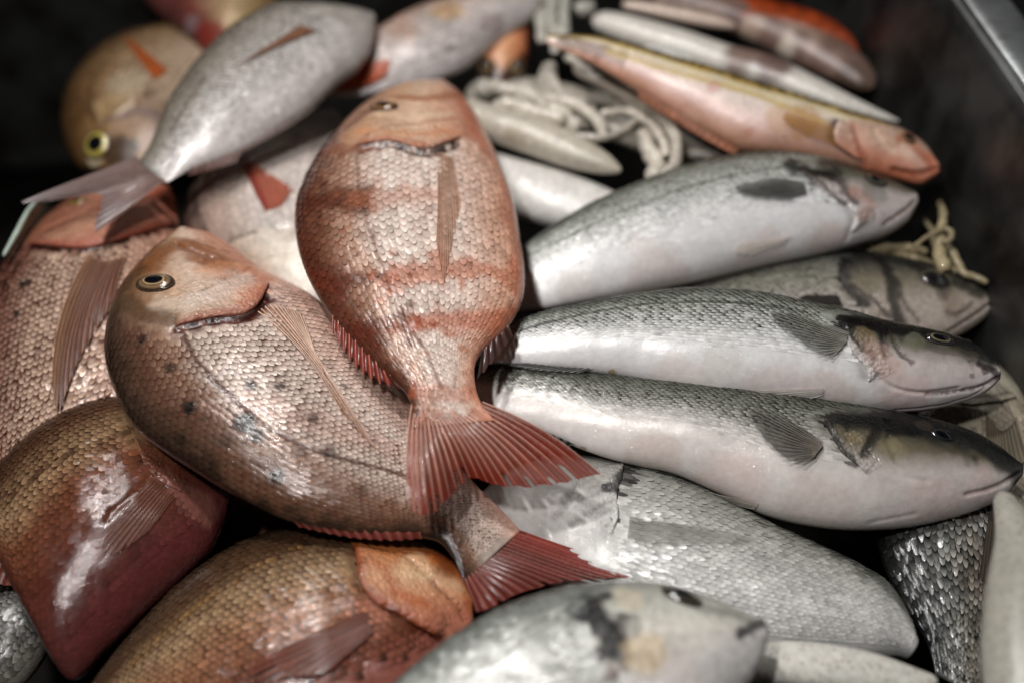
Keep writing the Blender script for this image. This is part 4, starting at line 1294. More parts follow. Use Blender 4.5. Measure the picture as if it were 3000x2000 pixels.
make_fish(
    "sea_bass", "dark-headed sea bass wedged between two others, only its front half showing", "fish",
    [(2272, 682, 2282, 705), (2228, 650, 2258, 735), (2165, 620, 2202, 768), (2090, 600, 2130, 790), (2010, 586, 2050, 805), (1920, 583, 1950, 815), (1830, 586, 1850, 815), (1740, 600, 1740, 810),
     (1650, 622, 1640, 800), (1560, 650, 1540, 790), (1470, 680, 1450, 770), (1380, 710, 1370, 765)],
    -0.030, n=(0.0, -0.22, 1), k=0.60, p=1.0, nu=180, nv=110,
    stops=[(1, (44, 46, 44), .3), (.6, (92, 92, 84), .4), (.2, (150, 146, 132), .45), (-.3, (196, 188, 178), .3), (-1, (214, 206, 200), .1)],
    head=[(1, (10, 11, 12)), (.55, (40, 40, 36)), (.1, (124, 116, 100)), (-.35, (186, 172, 160)), (-1, (196, 182, 172))],
    gill=[(1930, 590), (1925, 625), (1940, 660), (1965, 690), (1985, 720), (2000, 760)], gill_h=1.8, gillfront=.07,
    creases=[dict(l=[(1945, 600), (1930, 630), (1950, 668), (1985, 700)], c=(20, 20, 20), cw=17, s=.9, d=.8, w=8), dict(l=[(2020, 590), (2048, 640), (2054, 690), (2066, 750)], c=(20, 20, 20), cw=15, s=.85, d=1.2, w=8),
             dict(l=[(2062, 640), (2080, 700), (2110, 740)], d=.8, w=6, c=(60, 54, 48), cw=5, s=.7), dict(l=[(1960, 660), (2010, 690), (2040, 730)], d=.9, w=6, c=(50, 44, 38), cw=6, s=.7),
             dict(l=[(2278, 696), (2230, 730), (2170, 765)], d=1.0, w=5, c=(80, 70, 60), cw=5, s=.7), dict(l=[(2230, 700), (2200, 725), (2180, 720)], d=.7, w=6, c=(60, 50, 44), cw=7, s=.5),
             dict(l=[(2100, 610), (2170, 640), (2250, 675)], c=(18, 20, 20), cw=16, s=.7)],
    blobs=[(2150, 632, 40, (30, 30, 30), .75), (1990, 655, 18, (120, 112, 88), .5), (2190, 700, 24, (120, 100, 76), .4)],
    eyes=[dict(at=(2152, 642), r=32, squash=.72, iris=((0, (6, 6, 8)), (.62, (10, 10, 12)), (.7, (50, 48, 44)), (1, (20, 20, 20))), rim=(96, 90, 78))],
    scales=dict(n=(90, 44), dark=(40, 40, 38), amt=.75, lift=.10, tilt=.06, seed=33, wmin=-.8),
    fins=[dict(name="pectoral_fin", base=[(1925, 682), (1935, 705)], tip=[(1850, 682), (1828, 690), (1870, 700)], rays=7, col=(48, 44, 42), ray_col=(84, 80, 74), alpha=.95, lift=(.002, .003))])

make_fish(
    "sea_bass", "white-bellied sea bass in full side view, third from the top of the four", "fish",
    [(2288, 830, 2296, 872), (2245, 795, 2265, 900), (2185, 771, 2205, 924), (2115, 754, 2125, 942), (2030, 738, 2035, 946), (1940, 718, 1935, 941), (1840, 696, 1835, 933), (1740, 676, 1735, 925),
     (1640, 666, 1635, 914), (1540, 668, 1535, 893), (1440, 680, 1440, 868), (1340, 698, 1345, 852), (1250, 716, 1255, 842), (1170, 745, 1175, 834), (1100, 775, 1105, 830)],
    0.014, n=(0.0, -0.34, 1), tail=(110, (52, 52, 50), (110, 108, 102)), k=0.64, p=1.0, nu=280, nv=150, stops=BASS, head=BASSHEAD, mat=M_BELLY, slit_s=0.4, mottle=(0.05, 60), silver=.3, head_silver=.1,
    gill=[(1918, 725), (1935, 748), (1948, 778), (1958, 808), (1985, 838), (1998, 862), (1992, 880)], gill_h=1.5, gillfront=.06,
    creases=[dict(l=[(1928, 738), (1975, 744), (2032, 758)], c=(12, 12, 12), cw=21, s=.95, rag=.7, d=.5, w=8), dict(l=[(1928, 740), (1955, 770), (1985, 800), (2010, 815)], c=(30, 28, 26), cw=9, s=.8, d=1.0, w=6),
             dict(l=[(2022, 745), (2028, 780), (2036, 815)], c=(24, 20, 20), cw=11, s=.85, d=1.0, w=6), dict(l=[(2048, 748), (2052, 782), (2075, 818), (2095, 832)], c=(60, 50, 46), cw=6, s=.75, d=.9, w=6),
             dict(l=[(2005, 840), (2025, 870), (2070, 895), (2130, 900), (2200, 890)], d=.9, w=5, c=(176, 160, 156), cw=4, s=.7), dict(l=[(2292, 868), (2250, 888), (2190, 900), (2130, 905)], d=1.1, w=5, c=(110, 92, 90), cw=5, s=.8),
             dict(l=[(2230, 830), (2260, 842), (2288, 850)], d=.8, w=5, c=(150, 120, 118), cw=5, s=.6), dict(l=[(2290, 866), (2240, 905), (2160, 930), (2060, 942)], d=.5, w=4, c=(190, 176, 172), cw=4, s=.5),
             dict(l=[(1190, 760), (1340, 722), (1480, 700), (1600, 692), (1720, 700), (1860, 722)], d=.3, w=4, c=(64, 66, 60), cw=4, s=.75),
             dict(l=[(2060, 756), (2130, 768), (2210, 792), (2275, 824)], c=(22, 22, 21), cw=22, s=.9), dict(l=[(2110, 792), (2170, 805), (2240, 815)], c=(80, 72, 62), cw=12, s=.5),
             dict(l=[(2255, 835), (2285, 850), (2296, 862)], c=(30, 26, 26), cw=12, s=.85)],
    blobs=[(1990, 770, 20, (130, 112, 84), .6), (2018, 825, 30, (190, 156, 140), .4), (2048, 852, 26, (200, 168, 154), .35), (2000, 795, 20, (180, 150, 134), .4), (2100, 785, 20, (120, 120, 100), .5),
           (1408, 855, 8, (170, 150, 110), .9), (1560, 880, 50, (208, 190, 182), .4), (1760, 905, 60, (212, 190, 182), .35), (1900, 900, 40, (206, 178, 170), .4), (2090, 915, 40, (206, 172, 166), .4), (1660, 840, 40, (204, 196, 188), .4), (2262, 850, 8, (60, 44, 44), .7), (2235, 862, 6, (110, 80, 80), .6)],
    eyes=[dict(at=(2158, 778), r=31, squash=.5, axis=(1, .25), pupil=.55, iris=((0, (6, 6, 8)), (.6, (12, 12, 16)), (.66, (190, 180, 130)), (.72, (30, 30, 36)), (.92, (40, 42, 50)), (1, (150, 130, 120))), rim=(40, 38, 36))],
    scales=dict(n=(92, 48), dark=(34, 36, 32), amt=1.05, lift=.14, tilt=.045, seed=35, gap=.6, wmin=-.28, f0=-.25, f1=.35, vary=.1, pale=1.15, u0=.004),
    fins=[dict(name="pectoral_fin", base=[(1946, 770), (1940, 790), (1926, 806)], tip=[(1830, 730), (1758, 722), (1790, 752), (1840, 790), (1880, 816), (1905, 822)], rays=14, col=(46, 46, 42), ray_col=(150, 148, 136), edge=(30, 30, 28), alpha=.5, tip_alpha=.4,
               lift=(.002, .0035), ray_objs=True, ray_r=.0004),
          dict(name="pelvic_fin", base=[(1892, 890), (1890, 905)], tip=[(1760, 892), (1724, 896), (1760, 916), (1830, 918)], rays=8, col=(224, 218, 210), ray_col=(230, 224, 218), alpha=.6, lift=(.0008, .001)),
          dict(name="anal_fin", base=[(1365, 850), (1290, 846), (1215, 838)], tip=[(1330, 858), (1240, 853), (1150, 838)], rays=10, col=(64, 64, 62), ray_col=(160, 158, 152), alpha=.9, on="plane", lift=(.003, .002)),])

make_fish(
    "sea_bass", "lowest of the four sea bass, its dark snout pointing at the right edge", "fish",
    [(2340, 1062, 2345, 1095), (2295, 1025, 2310, 1138), (2230, 990, 2245, 1170), (2150, 965, 2160, 1195), (2060, 945, 2065, 1212), (1960, 925, 1960, 1216), (1860, 905, 1860, 1206), (1760, 888, 1755, 1180),
     (1660, 875, 1650, 1130), (1560, 865, 1545, 1085), (1460, 858, 1435, 1062), (1360, 850, 1330, 1028), (1260, 842, 1240, 988), (1170, 835, 1150, 955), (1090, 838, 1075, 915)],
    -0.012, n=(0.0, -0.30, 1), tail=(110, (52, 52, 50), (110, 108, 102)), k=0.60, p=1.0, nu=260, nv=140,
    stops=[(1, (36, 38, 34), .3), (.7, (92, 92, 83), .4), (.35, (150, 149, 138), .45), (-.02, (204, 199, 193), .3), (-.4, (222, 214, 208), .12), (-1, (224, 216, 212), .05)],
    head=[(1, (12, 13, 14)), (.5, (42, 40, 35)), (.12, (112, 104, 86)), (-.25, (204, 194, 188)), (-1, (218, 209, 206))], mat=M_BELLY, slit_s=0.4, mottle=(0.05, 60), silver=.3, head_silver=.1,
    gill=[(1895, 955), (1905, 985), (1920, 1015), (1935, 1040), (1970, 1065), (1995, 1090)], gill_h=1.8, gillfront=.06,
    creases=[dict(l=[(1880, 960), (1910, 995), (1940, 1040), (1965, 1065)], c=(28, 26, 24), cw=10, s=.85, d=1.0, w=7), dict(l=[(2030, 965), (2008, 1005), (1985, 1040)], c=(26, 24, 24), cw=13, s=.8, d=1.0, w=8),
             dict(l=[(2040, 965), (2040, 1010), (2050, 1050)], c=(40, 36, 32), cw=8, s=.7, d=.8, w=7), dict(l=[(2030, 1040), (2070, 1090), (2130, 1105)], d=.6, w=7), dict(l=[(1905, 966), (1960, 962), (2020, 966)], c=(22, 22, 22), cw=18, s=.85, rag=.7),
             dict(l=[(2342, 1085), (2290, 1115), (2220, 1135)], d=1.0, w=6, c=(150, 130, 126), cw=5, s=.6), dict(l=[(2060, 972), (2160, 992), (2240, 1018), (2332, 1076)], c=(16, 18, 18), cw=30, s=.92),
             dict(l=[(2150, 1010), (2210, 1030)], c=(40, 38, 34), cw=24, s=.6), dict(l=[(2100, 1180), (2000, 1200)], d=.4, w=7)],
    blobs=[(2052, 1032, 24, (140, 130, 100), .6), (2120, 975, 16, (60, 50, 44), .6), (1340, 1030, 7, (170, 150, 120), .8), (1500, 1050, 50, (206, 184, 174), .4), (1680, 1110, 60, (210, 184, 176), .4), (1880, 1160, 60, (206, 184, 176), .35), (2150, 1150, 50, (206, 180, 172), .4), (2260, 1120, 36, (200, 172, 166), .4), (1960, 1010, 16, (140, 124, 96), .5)],
    eyes=[dict(at=(2168, 998), r=26, squash=.62, axis=(1, .25), iris=((0, (6, 6, 8)), (.7, (10, 12, 14)), (.8, (40, 44, 46)), (1, (26, 28, 30))), rim=(26, 28, 28))],
    scales=dict(n=(96, 50), dark=(34, 40, 34), amt=.9, lift=.12, tilt=.06, seed=37, gap=.6, wmin=-.22, f0=-.2, f1=.3, pale=1.15, u0=.004),
    fins=[dict(name="pectoral_fin", base=[(1884, 1018), (1880, 1035), (1866, 1048)], tip=[(1780, 956), (1714, 946), (1735, 985), (1775, 1030), (1805, 1058), (1836, 1064)], rays=14, col=(48, 43, 40), ray_col=(132, 124, 114), edge=(30, 28, 26), alpha=.65, tip_alpha=.45,
               lift=(.003, .005), ray_objs=True, ray_r=.0004),
          dict(name="pelvic_fin", base=[(1745, 1150), (1735, 1165)], tip=[(1640, 1128), (1615, 1122), (1660, 1150)], rays=6, col=(190, 180, 172), ray_col=(206, 198, 190), alpha=.9, lift=(.001, .002)),
          dict(name="anal_fin", base=[(1320, 1024), (1240, 990), (1150, 955)], tip=[(1300, 1030), (1210, 1000), (1130, 960)], rays=10, col=(28, 32, 32), ray_col=(90, 94, 90), on="plane", alpha=.97, lift=(.004, .001))])

# ------------------------------------------------------------------ gilthead and other silver fish
make_fish(
    "gilthead_bream", "silver-white gilthead bream below the sea bass, two red tails across its head", "fish",
    [(1105, 1130, 1100, 1160), (1160, 1085, 1140, 1220), (1230, 1058, 1200, 1290), (1310, 1048, 1270, 1350), (1400, 1056, 1350, 1400), (1490, 1076, 1440, 1440), (1590, 1112, 1540, 1475),
     (1690, 1162, 1640, 1495), (1790, 1216, 1740, 1505), (1880, 1256, 1830, 1510), (1970, 1298, 1920, 1510), (2040, 1345, 2000, 1508), (2085, 1420, 2060, 1505), (2100, 1470, 2090, 1510)],
    -0.040, n=(0.02, -0.10, 1), k=0.52, prof=(PROF_U, np.array([.18, .34, .55, .78, .97, 1.0, .95, .85, .7, .42])), nu=170, nv=100, stops=GILT, head=[(1, (90, 88, 82)), (.5, (170, 166, 160)), (0, (206, 202, 198)), (-1, (214, 210, 206))], mat=M_BELLY,
    gill=[(1430, 1062), (1425, 1100), (1415, 1140), (1420, 1185), (1400, 1230)], gill_h=1.8, gillfront=.1, head_silver=.05,
    blobs=[(1330, 1085, 34, (160, 158, 152), .4)],
    creases=[dict(l=[(1455, 1068), (1432, 1088), (1412, 1120), (1420, 1130)], c=(28, 28, 28), cw=17, s=.9, rag=.9), dict(l=[(1325, 1110), (1300, 1160), (1275, 1185)], d=1.0, w=6, c=(110, 106, 104), cw=5, s=.6),
             dict(l=[(1310, 1205), (1360, 1170), (1410, 1150)], d=1.0, w=7, c=(120, 110, 106), cw=5, s=.6),
             dict(l=[(1560, 1085), (1700, 1155), (1850, 1230), (1980, 1300), (2060, 1370)], c=(84, 84, 78), cw=26, s=.7, rag=.7)],
    scales=dict(n=(76, 42), dark=(120, 118, 112), amt=.45, lift=.1, tilt=.07, seed=41, wmin=-.8, pale=1.1),
    fins=[dict(name="pectoral_fin", base=[(1448, 1190), (1440, 1240)], tip=[(1600, 1215), (1758, 1246), (1650, 1250), (1540, 1252)], rays=10, col=(170, 166, 160), ray_col=(200, 196, 190), edge=(104, 100, 94), alpha=.5, tip_alpha=.35, lift=(.002, .003))])

make_fish(
    "gilthead_bream", "blurred gilthead bream in the front, a black blotch behind its dark eye", "fish",
    [(1750, 1425, 1765, 1460), (1690, 1398, 1755, 1510), (1630, 1372, 1730, 1560), (1560, 1350, 1690, 1610), (1490, 1338, 1640, 1660), (1410, 1337, 1570, 1710), (1320, 1346, 1480, 1760), (1230, 1366, 1380, 1790),
     (1140, 1400, 1270, 1800), (1050, 1452, 1160, 1800), (970, 1510, 1060, 1790), (900, 1570, 980, 1770), (830, 1640, 900, 1750)],
    0.020, n=(0.0, -0.12, 1), tail=(190, (52, 52, 50), (110, 108, 102)), k=0.46, nu=140, nv=90,
    stops=[(1, (84, 86, 80), .25), (.7, (150, 152, 146), .35), (.3, (206, 206, 200), .35), (-1, (216, 216, 210), .3)],
    head=[(1, (110, 112, 104)), (.6, (186, 184, 174)), (.2, (214, 208, 196)), (-.4, (212, 206, 202)), (-1, (200, 196, 192))],
    gill=[(1350, 1380), (1352, 1430), (1368, 1480), (1392, 1530), (1420, 1570)], gill_h=1.6, gillfront=.12,
    creases=[dict(l=[(1362, 1392), (1378, 1432), (1398, 1478)], c=(16, 18, 20), cw=36, s=.97, rag=.8), dict(l=[(1756, 1430), (1725, 1442), (1702, 1458)], c=(60, 58, 60), cw=13, s=.9, d=1.2, w=8),
             dict(l=[(1410, 1500), (1460, 1545), (1510, 1570)], d=.8, w=8), dict(l=[(1600, 1395), (1660, 1405), (1720, 1425)], c=(120, 122, 112), cw=16, s=.6)],
    blobs=[(1480, 1495, 40, (214, 188, 150), .6), (1400, 1545, 16, (110, 84, 76), .7), (1450, 1440, 24, (140, 136, 126), .5), (1440, 1375, 26, (206, 192, 166), .6), (1560, 1540, 30, (220, 206, 200), .5)],
    eyes=[dict(at=(1564, 1371), r=46, squash=.55, axis=(1, .05), iris=((0, (14, 16, 20)), (.45, (22, 26, 30)), (.6, (70, 66, 54)), (.85, (56, 52, 44)), (1, (30, 28, 24))), rim=(84, 78, 66))],
    scales=dict(n=(70, 42), dark=(130, 128, 120), amt=.5, lift=.1, tilt=.08, seed=43, wmax=.99, pale=1.15))

make_fish(
    "bream", "dark silver bream standing on end at the lower right", "fish",
    [(2140, 1040, 2180, 1040), (2070, 1100, 2260, 1100), (2020, 1180, 2300, 1180), (2015, 1240, 2300, 1250), (2030, 1300, 2300, 1320), (2060, 1360, 2290, 1390), (2095, 1420, 2275, 1460), (2130, 1480, 2260, 1530), (2150, 1550, 2250, 1600)],
    -0.050, n=(0.0, -0.15, 1), k=0.45, nu=110, nv=80,
    stops=[(1, (30, 30, 30), .3), (.6, (84, 84, 80), .5), (.1, (150, 150, 144), .5), (-.4, (160, 152, 140), .4), (-1, (110, 100, 90), .3)],
    creases=[dict(l=[(2020, 1180), (2020, 1260), (2060, 1360), (2130, 1480)], c=(20, 20, 20), cw=16, s=.9)],
    blobs=[(2262, 1200, 26, (206, 204, 200), .6), (2240, 1340, 26, (110, 96, 84), .5)],
    scales=dict(n=(36, 24), dark=(30, 30, 30), amt=.9, lift=.16, tilt=.14, seed=45, vary=.35, pale=1.3),
    fins=[dict(name="pectoral_fin", base=[(2270, 1160), (2300, 1160)], tip=[(2240, 1330), (2268, 1350), (2290, 1330)], rays=8, col=(70, 60, 52), ray_col=(100, 88, 76), alpha=.95, lift=(.002, .004))])

make_fish(
    "gilthead_bream", "pale tan bream at the right edge behind the two sea bass snouts", "fish",
    [(2190, 800, 2225, 785), (2150, 830, 2285, 835), (2120, 880, 2340, 895), (2110, 940, 2380, 960), (2120, 1010, 2400, 1040), (2150, 1080, 2410, 1120), (2200, 1150, 2410, 1190), (2250, 1220, 2405, 1260), (2300, 1290, 2400, 1320)],
    -0.050, n=(0.05, -0.1, 1), k=0.45, nu=110, nv=80,
    stops=[(1, (110, 104, 92), .3), (.4, (170, 160, 142), .4), (-.2, (184, 172, 152), .35), (-1, (180, 164, 140), .2)],
    head=[(1, (110, 104, 92)), (.3, (160, 152, 136)), (-1, (184, 176, 156))],
    gill=[(2140, 920), (2180, 925), (2230, 930), (2280, 925), (2340, 910)], gill_h=1.8, gillfront=.12,
    creases=[dict(l=[(2200, 905), (2260, 912), (2330, 902)], d=.9, w=6, c=(70, 62, 54), cw=5, s=.7), dict(l=[(2240, 800), (2290, 850), (2325, 890)], c=(196, 190, 170), cw=18, s=.5)],
    scales=dict(n=(40, 26), dark=(110, 98, 82), amt=.45, lift=.08, seed=47),
    fins=[dict(name="pectoral_fin", base=[(2262, 945), (2300, 990), (2332, 962)], tip=[(2262, 1030), (2290, 1080), (2352, 1060)], rays=12, col=(110, 100, 84), ray_col=(160, 148, 126), alpha=.9, lift=(.001, .004))])

make_fish(
    "bream", "small dark silver fish glinting in the bottom left corner", "fish",
    [(140, 1370, 150, 1400), (90, 1340, 130, 1440), (30, 1320, 110, 1490), (-30, 1320, 80, 1540), (-90, 1340, 40, 1580), (-150, 1390, -20, 1600), (-200, 1450, -100, 1600)],
    -0.075, n=(0, -0.1, 1), k=0.45, nu=80, nv=60,
    stops=[(1, (40, 40, 40), .4), (.3, (150, 150, 144), .5), (-1, (110, 104, 96), .3)], scales=dict(n=(30, 20), dark=(40, 38, 36), amt=.8, lift=.15, tilt=.1, seed=49, vary=.3))

# the long orange-striped fish on top of the upper sea bass
make_fish(
    "weever_fish", "long pink and gold striped fish with an orange belly fin, across the upper right", "fish",
    [(2158, 372, 2160, 395), (2130, 330, 2120, 415), (2080, 300, 2060, 405), (2020, 284, 1990, 390), (1950, 271, 1910, 376), (1850, 240, 1800, 357), (1740, 204, 1700, 342), (1640, 170, 1620, 300),
     (1540, 138, 1530, 245), (1440, 106, 1430, 185), (1360, 86, 1350, 140), (1290, 80, 1285, 112), (1255, 80, 1255, 98)],
    0.035, n=(0.0, -0.25, 1), k=0.75, drops=220, p=0.95, nu=170, nv=90, mat=M_BELLY, bow=[(0, -.004), (.3, 0), (1, 0)],
    stops=[(1, (66, 50, 28), .2), (.75, (112, 88, 44), .3), (.55, (190, 158, 84), .2), (.35, (220, 204, 168), .1), (0, (228, 212, 202), .1), (-.5, (224, 196, 188), .05), (-1, (206, 150, 122), 0)],
    head=[(1, (110, 80, 54)), (.4, (210, 176, 154)), (-.3, (218, 176, 156)), (-1, (206, 124, 92))],
    gill=[(1935, 275), (1915, 300), (1920, 330), (1950, 350), (1985, 372)], gill_h=2.2, gillfront=.06,
    creases=[dict(l=[(1960, 290), (1975, 330), (1990, 380)], d=1.2, w=7, c=(170, 90, 60), cw=8, s=.6), dict(l=[(2158, 385), (2110, 398), (2050, 390)], d=1.2, w=6, c=(110, 44, 24), cw=8, s=.7),
             dict(l=[(2010, 300), (2030, 330), (2050, 345)], d=1.5, w=9, c=(226, 196, 170), cw=10, s=.6), dict(l=[(2070, 320), (2110, 345), (2140, 370)], d=.8, w=9, c=(190, 100, 64), cw=16, s=.6),
             dict(l=[(1290, 92), (1350, 110), (1430, 135)], c=(86, 56, 20), cw=16, s=.8), dict(l=[(1400, 120), (1600, 180), (1750, 225), (1900, 285)], c=(190, 160, 70), cw=9, s=.6)],
    blobs=[(1790, 270, 26, (190, 140, 74), .4), (1850, 282, 30, (180, 128, 60), .5), (2145, 375, 24, (196, 96, 56), .4), (1720, 300, 10, (190, 130, 110), .5), (2080, 345, 14, (230, 200, 180), .6), (1640, 200, 12, (200, 120, 110), .4), (2095, 312, 12, (190, 60, 30), .5)],
    eyes=[dict(at=(2085, 318), r=16, squash=.8, iris=((0, (20, 14, 10)), (.6, (60, 40, 24)), (1, (170, 130, 90))))],
    scales=dict(n=(110, 40), dark=(70, 52, 28), amt=.7, lift=.12, tilt=.16, seed=51, wmin=.45, f0=.4, f1=.6, vary=.4),
    fins=[dict(name="anal_fin", base=[(1700, 338), (1620, 292), (1540, 245), (1470, 208)], tip=[(1690, 350), (1612, 310), (1532, 260), (1466, 218)], rays=14, col=(196, 126, 94), ray_col=(210, 150, 120), on="plane", alpha=.6, lift=(.0, -.004)),
          dict(name="pelvic_fin", base=[(1935, 300), (1945, 345)], tip=[(1800, 262), (1790, 275), (1850, 310)], rays=8, col=(184, 134, 70), ray_col=(200, 156, 96), alpha=.5, lift=(.001, .003))])

make_fish(
    "red_mullet", "small orange-pink fish head with two dark eyes, facing the viewer at the top", "fish",
    [(1140, 194, 1166, 194), (1104, 172, 1202, 174), (1097, 140, 1212, 145), (1108, 100, 1216, 100), (1130, 60, 1218, 60), (1158, 15, 1222, 15), (1175, -30, 1220, -30)],
    -0.012, n=(0, -0.1, 1), k=0.7, p=.9, nu=80, nv=60,
    stops=[(1, (150, 76, 44), .05), (.6, (196, 130, 90), .05), (0, (220, 164, 124), .05), (-.6, (196, 124, 84), .05), (-1, (140, 64, 40), .05)],
    creases=[dict(l=[(1106, 172), (1150, 186), (1200, 174)], c=(34, 16, 12), cw=22, s=.92), dict(l=[(1104, 140), (1112, 165)], c=(40, 20, 16), cw=16, s=.8), dict(l=[(1206, 140), (1198, 165)], c=(40, 20, 16), cw=16, s=.8)],
    eyes=[dict(at=(1118, 156), r=20, squash=.9, pupil=.6, h=.8), dict(at=(1188, 158), r=20, squash=.9, pupil=.6, h=.8)])

make_fish(
    "red_mullet", "orange-red fish back showing behind the brown squid at the top right", "fish",
    [(1975, 120, 1965, 130), (1955, 85, 1930, 125), (1915, 55, 1880, 110), (1870, 34, 1830, 90), (1810, 14, 1770, 70), (1750, -5, 1710, 45), (1690, -20, 1660, 15)],
    -0.004, n=(0, -0.1, 1), k=0.6, p=1, nu=80, nv=50,
    stops=[(1, (120, 44, 18), .05), (.3, (160, 62, 24), .05), (-1, (150, 80, 50), .05)], mottle=(.4, 120))

# ------------------------------------------------------------------ squid and their arms
WHITE = (222, 216, 206)
tube("squid", [(1362, 45, 24), (1410, 58, 33), (1466, 75, 38), (1566, 105, 40), (1660, 138, 41), (1760, 165, 42), (1860, 205, 34), (1950, 240, 22), (2030, 268, 10), (2064, 279, 3)], 0.006, WHITE,
     label="white squid with a brown patch, its pointed tip at the dark tub wall", cat="squid", group="squid in the upper right", blobs=[(1700, 150, 44, (110, 76, 62), .85), (1770, 170, 44, (100, 66, 56), .9), (1740, 140, 30, (140, 104, 92), .6)], flat=.8)
tube("squid", [(1500, -14, 25), (1620, 12, 42), (1750, 55, 58), (1860, 108, 62), (1950, 160, 50), (2004, 204, 22)], -0.012, (126, 100, 88), col2=(176, 152, 138),
     label="brown mottled squid at the top right, darkest and roundest of the squid", cat="squid", group="squid in the upper right", flat=.7,
     blobs=[(1800, 125, 22, (214, 200, 184), .9), (1720, 78, 26, (190, 164, 146), .8), (1680, 60, 24, (86, 52, 44), .9), (1960, 190, 40, (84, 70, 56), .7)])
tube("squid", [(1430, 10, 12), (1500, 22, 18), (1580, 38, 20), (1650, 52, 17), (1690, 62, 8)], 0.012, (206, 184, 168),
     label="narrow pinkish squid lying above the long white one at the top", cat="squid", group="squid in the upper right", flat=.8)
tube("squid", [(1050, 250, 34), (1140, 285, 44), (1230, 315, 47), (1320, 350, 42), (1390, 378, 26), (1426, 393, 7)], 0.0, (196, 188, 172),
     label="grey-white blunt squid right of the orange-red bream's head", cat="squid", group="squid beside the orange-red bream", blobs=[(1280, 347, 14, (130, 112, 96), .6), (1180, 330, 30, (170, 156, 134), .6)], flat=.85)
tube("squid", [(1090, 375, 45), (1200, 432, 74), (1310, 468, 76), (1430, 510, 60), (1520, 550, 30)], -0.026, (228, 224, 218),
     label="smooth bright white squid between the orange-red bream and the upper sea bass", cat="squid", group="squid beside the orange-red bream", flat=.7)
tube("squid", [(2300, 1130, 20), (2345, 1240, 60), (2362, 1350, 92), (2368, 1460, 108), (2372, 1580, 110), (2376, 1700, 90)], 0.03, (176, 172, 160),
     label="pale blurred squid at the lower right edge, closest to the viewer", cat="squid", flat=.8)
tube("squid", [(1700, 1530, 40), (1800, 1522, 52), (1900, 1530, 54), (2000, 1545, 50), (2090, 1560, 34), (2152, 1562, 12)], -0.012, (224, 220, 210),
     label="white squid at the bottom edge below the silver gilthead's tail", cat="squid", flat=.7)
tube("squid", [(1455, 128, 14), (1500, 124, 24), (1550, 135, 28), (1590, 150, 14)], 0.008, (214, 212, 206),
     label="small white bulge of squid between the long white one and the striped fish", cat="squid", flat=.7)


def arms(label, specs, z, col, cat="squid", name="squid"):
    t = thing(name, label, cat, "loose squid arms")
    for s in specs:
        pts, r0, r1, dz = s
        pts = np.asarray(pts, float)
        rr = np.linspace(r0, r1, len(pts))
        o = tube("arm", np.concatenate([pts, rr[:, None]], 1), z + dz, np.array(col) * rng.uniform(.85, 1.06), parent=t, seg=44, ring=14, lumps=.9)
    return t


arms("tangle of pale squid arms curling left of the striped fish's belly",
     [([(1320, 160), (1400, 200), (1480, 238), (1535, 290), (1556, 340), (1546, 382), (1518, 412)], 12, 15, .012), ([(1380, 262), (1440, 256), (1490, 282), (1520, 320), (1530, 360)], 9, 11, .006),
      ([(1320, 312), (1380, 318), (1430, 300), (1475, 272), (1530, 300)], 9, 9, .004), ([(1480, 300), (1490, 340), (1510, 380), (1500, 420)], 20, 22, -.006), ([(1250, 225), (1320, 240), (1370, 275), (1390, 320)], 16, 12, .004),
      ([(1120, 200), (1200, 215), (1270, 250), (1330, 300)], 18, 20, -.002), ([(1260, 170), (1290, 215), (1350, 245)], 14, 10, .0), ([(1150, 230), (1230, 260), (1300, 275)], 16, 16, .004), ([(1560, 350), (1600, 352), (1660, 365)], 12, 16, -.01),
      ([(1200, 190), (1245, 240), (1260, 290)], 16, 14, .0), ([(1090, 205), (1150, 212), (1230, 222), (1300, 262), (1350, 300)], 30, 24, -.012),
      ([(1270, 150), (1250, 190), (1290, 250), (1320, 290)], 22, 18, -.008), ([(1130, 255), (1200, 240), (1290, 250), (1390, 290), (1440, 310)], 22, 12, -.006), ([(1440, 240), (1500, 262), (1545, 320), (1535, 400)], 16, 20, -.008),
      ([(1300, 130), (1330, 150), (1380, 190), (1430, 230), (1480, 262)], 10, 8, .006), ([(1350, 225), (1400, 235), (1455, 262), (1485, 310), (1480, 350)], 12, 10, -.004)],
     0.006, (206, 198, 184))
tube("squid", [(1070, 215, 40), (1180, 225, 60), (1320, 250, 62), (1450, 290, 60), (1560, 350, 50), (1640, 380, 30)], -0.030, (186, 178, 164), col2=(140, 130, 118),
     label="grey squid body lying underneath the tangle of pale arms", cat="squid", group="squid beside the orange-red bream", flat=.7)
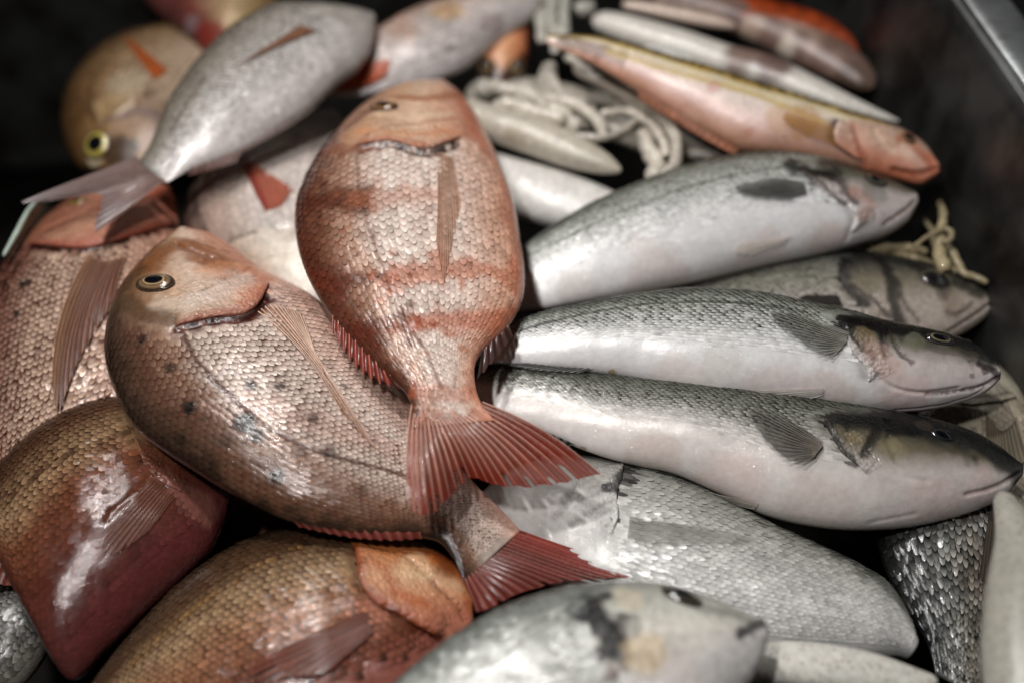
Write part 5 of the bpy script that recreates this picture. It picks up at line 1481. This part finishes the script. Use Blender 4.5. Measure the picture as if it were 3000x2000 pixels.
arms("pale glassy squid arms hanging down from the top edge",
     [([(1236, -16), (1242, 40), (1246, 100)], 16, 12, 0), ([(1268, -16), (1268, 50), (1276, 125)], 15, 10, .003), ([(1300, -14), (1296, 40), (1302, 95)], 14, 10, 0), ([(1285, 60), (1305, 100), (1340, 130)], 13, 9, .004), ([(1325, 30), (1345, 20), (1366, 24)], 17, 20, .008)],
     0.0, (206, 202, 190))
arms("thin beige squid arms knotted against the dark wall at the right",
     [([(2158, 462), (2166, 492), (2163, 525), (2157, 560), (2160, 595), (2172, 625)], 7, 17, .003), ([(2100, 566), (2124, 548), (2150, 533), (2172, 526), (2186, 536), (2180, 552), (2164, 556)], 5, 8, .010),
      ([(2168, 545), (2182, 572), (2198, 600), (2215, 628), (2240, 636), (2268, 650)], 11, 7, 0), ([(1900, 574), (1960, 570), (2020, 572), (2080, 570), (2132, 580)], 17, 11, -.004), ([(2040, 588), (2090, 596), (2140, 612), (2200, 630)], 12, 15, -.008),
      ([(2120, 500), (2140, 530), (2150, 570)], 5, 9, -.01)],
     -0.012, (164, 150, 118))

# ------------------------------------------------------------------ scrap of clear plastic at the left wall
mpl, ntp, pp, _ = new_mat("clear_plastic")
pp.inputs['Base Color'].default_value = (0.62, 0.72, 0.66, 1)
pp.inputs['Roughness'].default_value = 0.25
pp.inputs['Alpha'].default_value = 0.35
e0 = polyline([(10, 585), (38, 535), (64, 486), (78, 466)], 24)
e1 = polyline([(40, 590), (80, 545), (110, 505), (125, 470)], 24)
G = np.array([[at_z(*(a * (1 - s) + b * s), 0.004 - 0.03 * s + 0.004 * math.sin(5 * s)) for s in np.linspace(0, 1, 10)] for a, b in zip(e0, e1)])
n_ = np.array([0, 0, 1.0])
V2 = np.concatenate([G.reshape(-1, 3), (G - n_ * 0.0008).reshape(-1, 3)])
g1 = grid_faces(24, 10)
pl = thing("plastic_scrap", "scrap of clear greenish plastic sheet at the left edge beside the pink bream", "plastic")
add_mesh("sheet", V2, np.concatenate([g1, g1[:, ::-1] + 240]), mpl, pl)
t_ = tube("folded_edge", [(8, 588, 4), (38, 535, 6), (64, 486, 5), (80, 464, 3)], 0.006, (190, 206, 192), parent=pl, seg=24, ring=10)
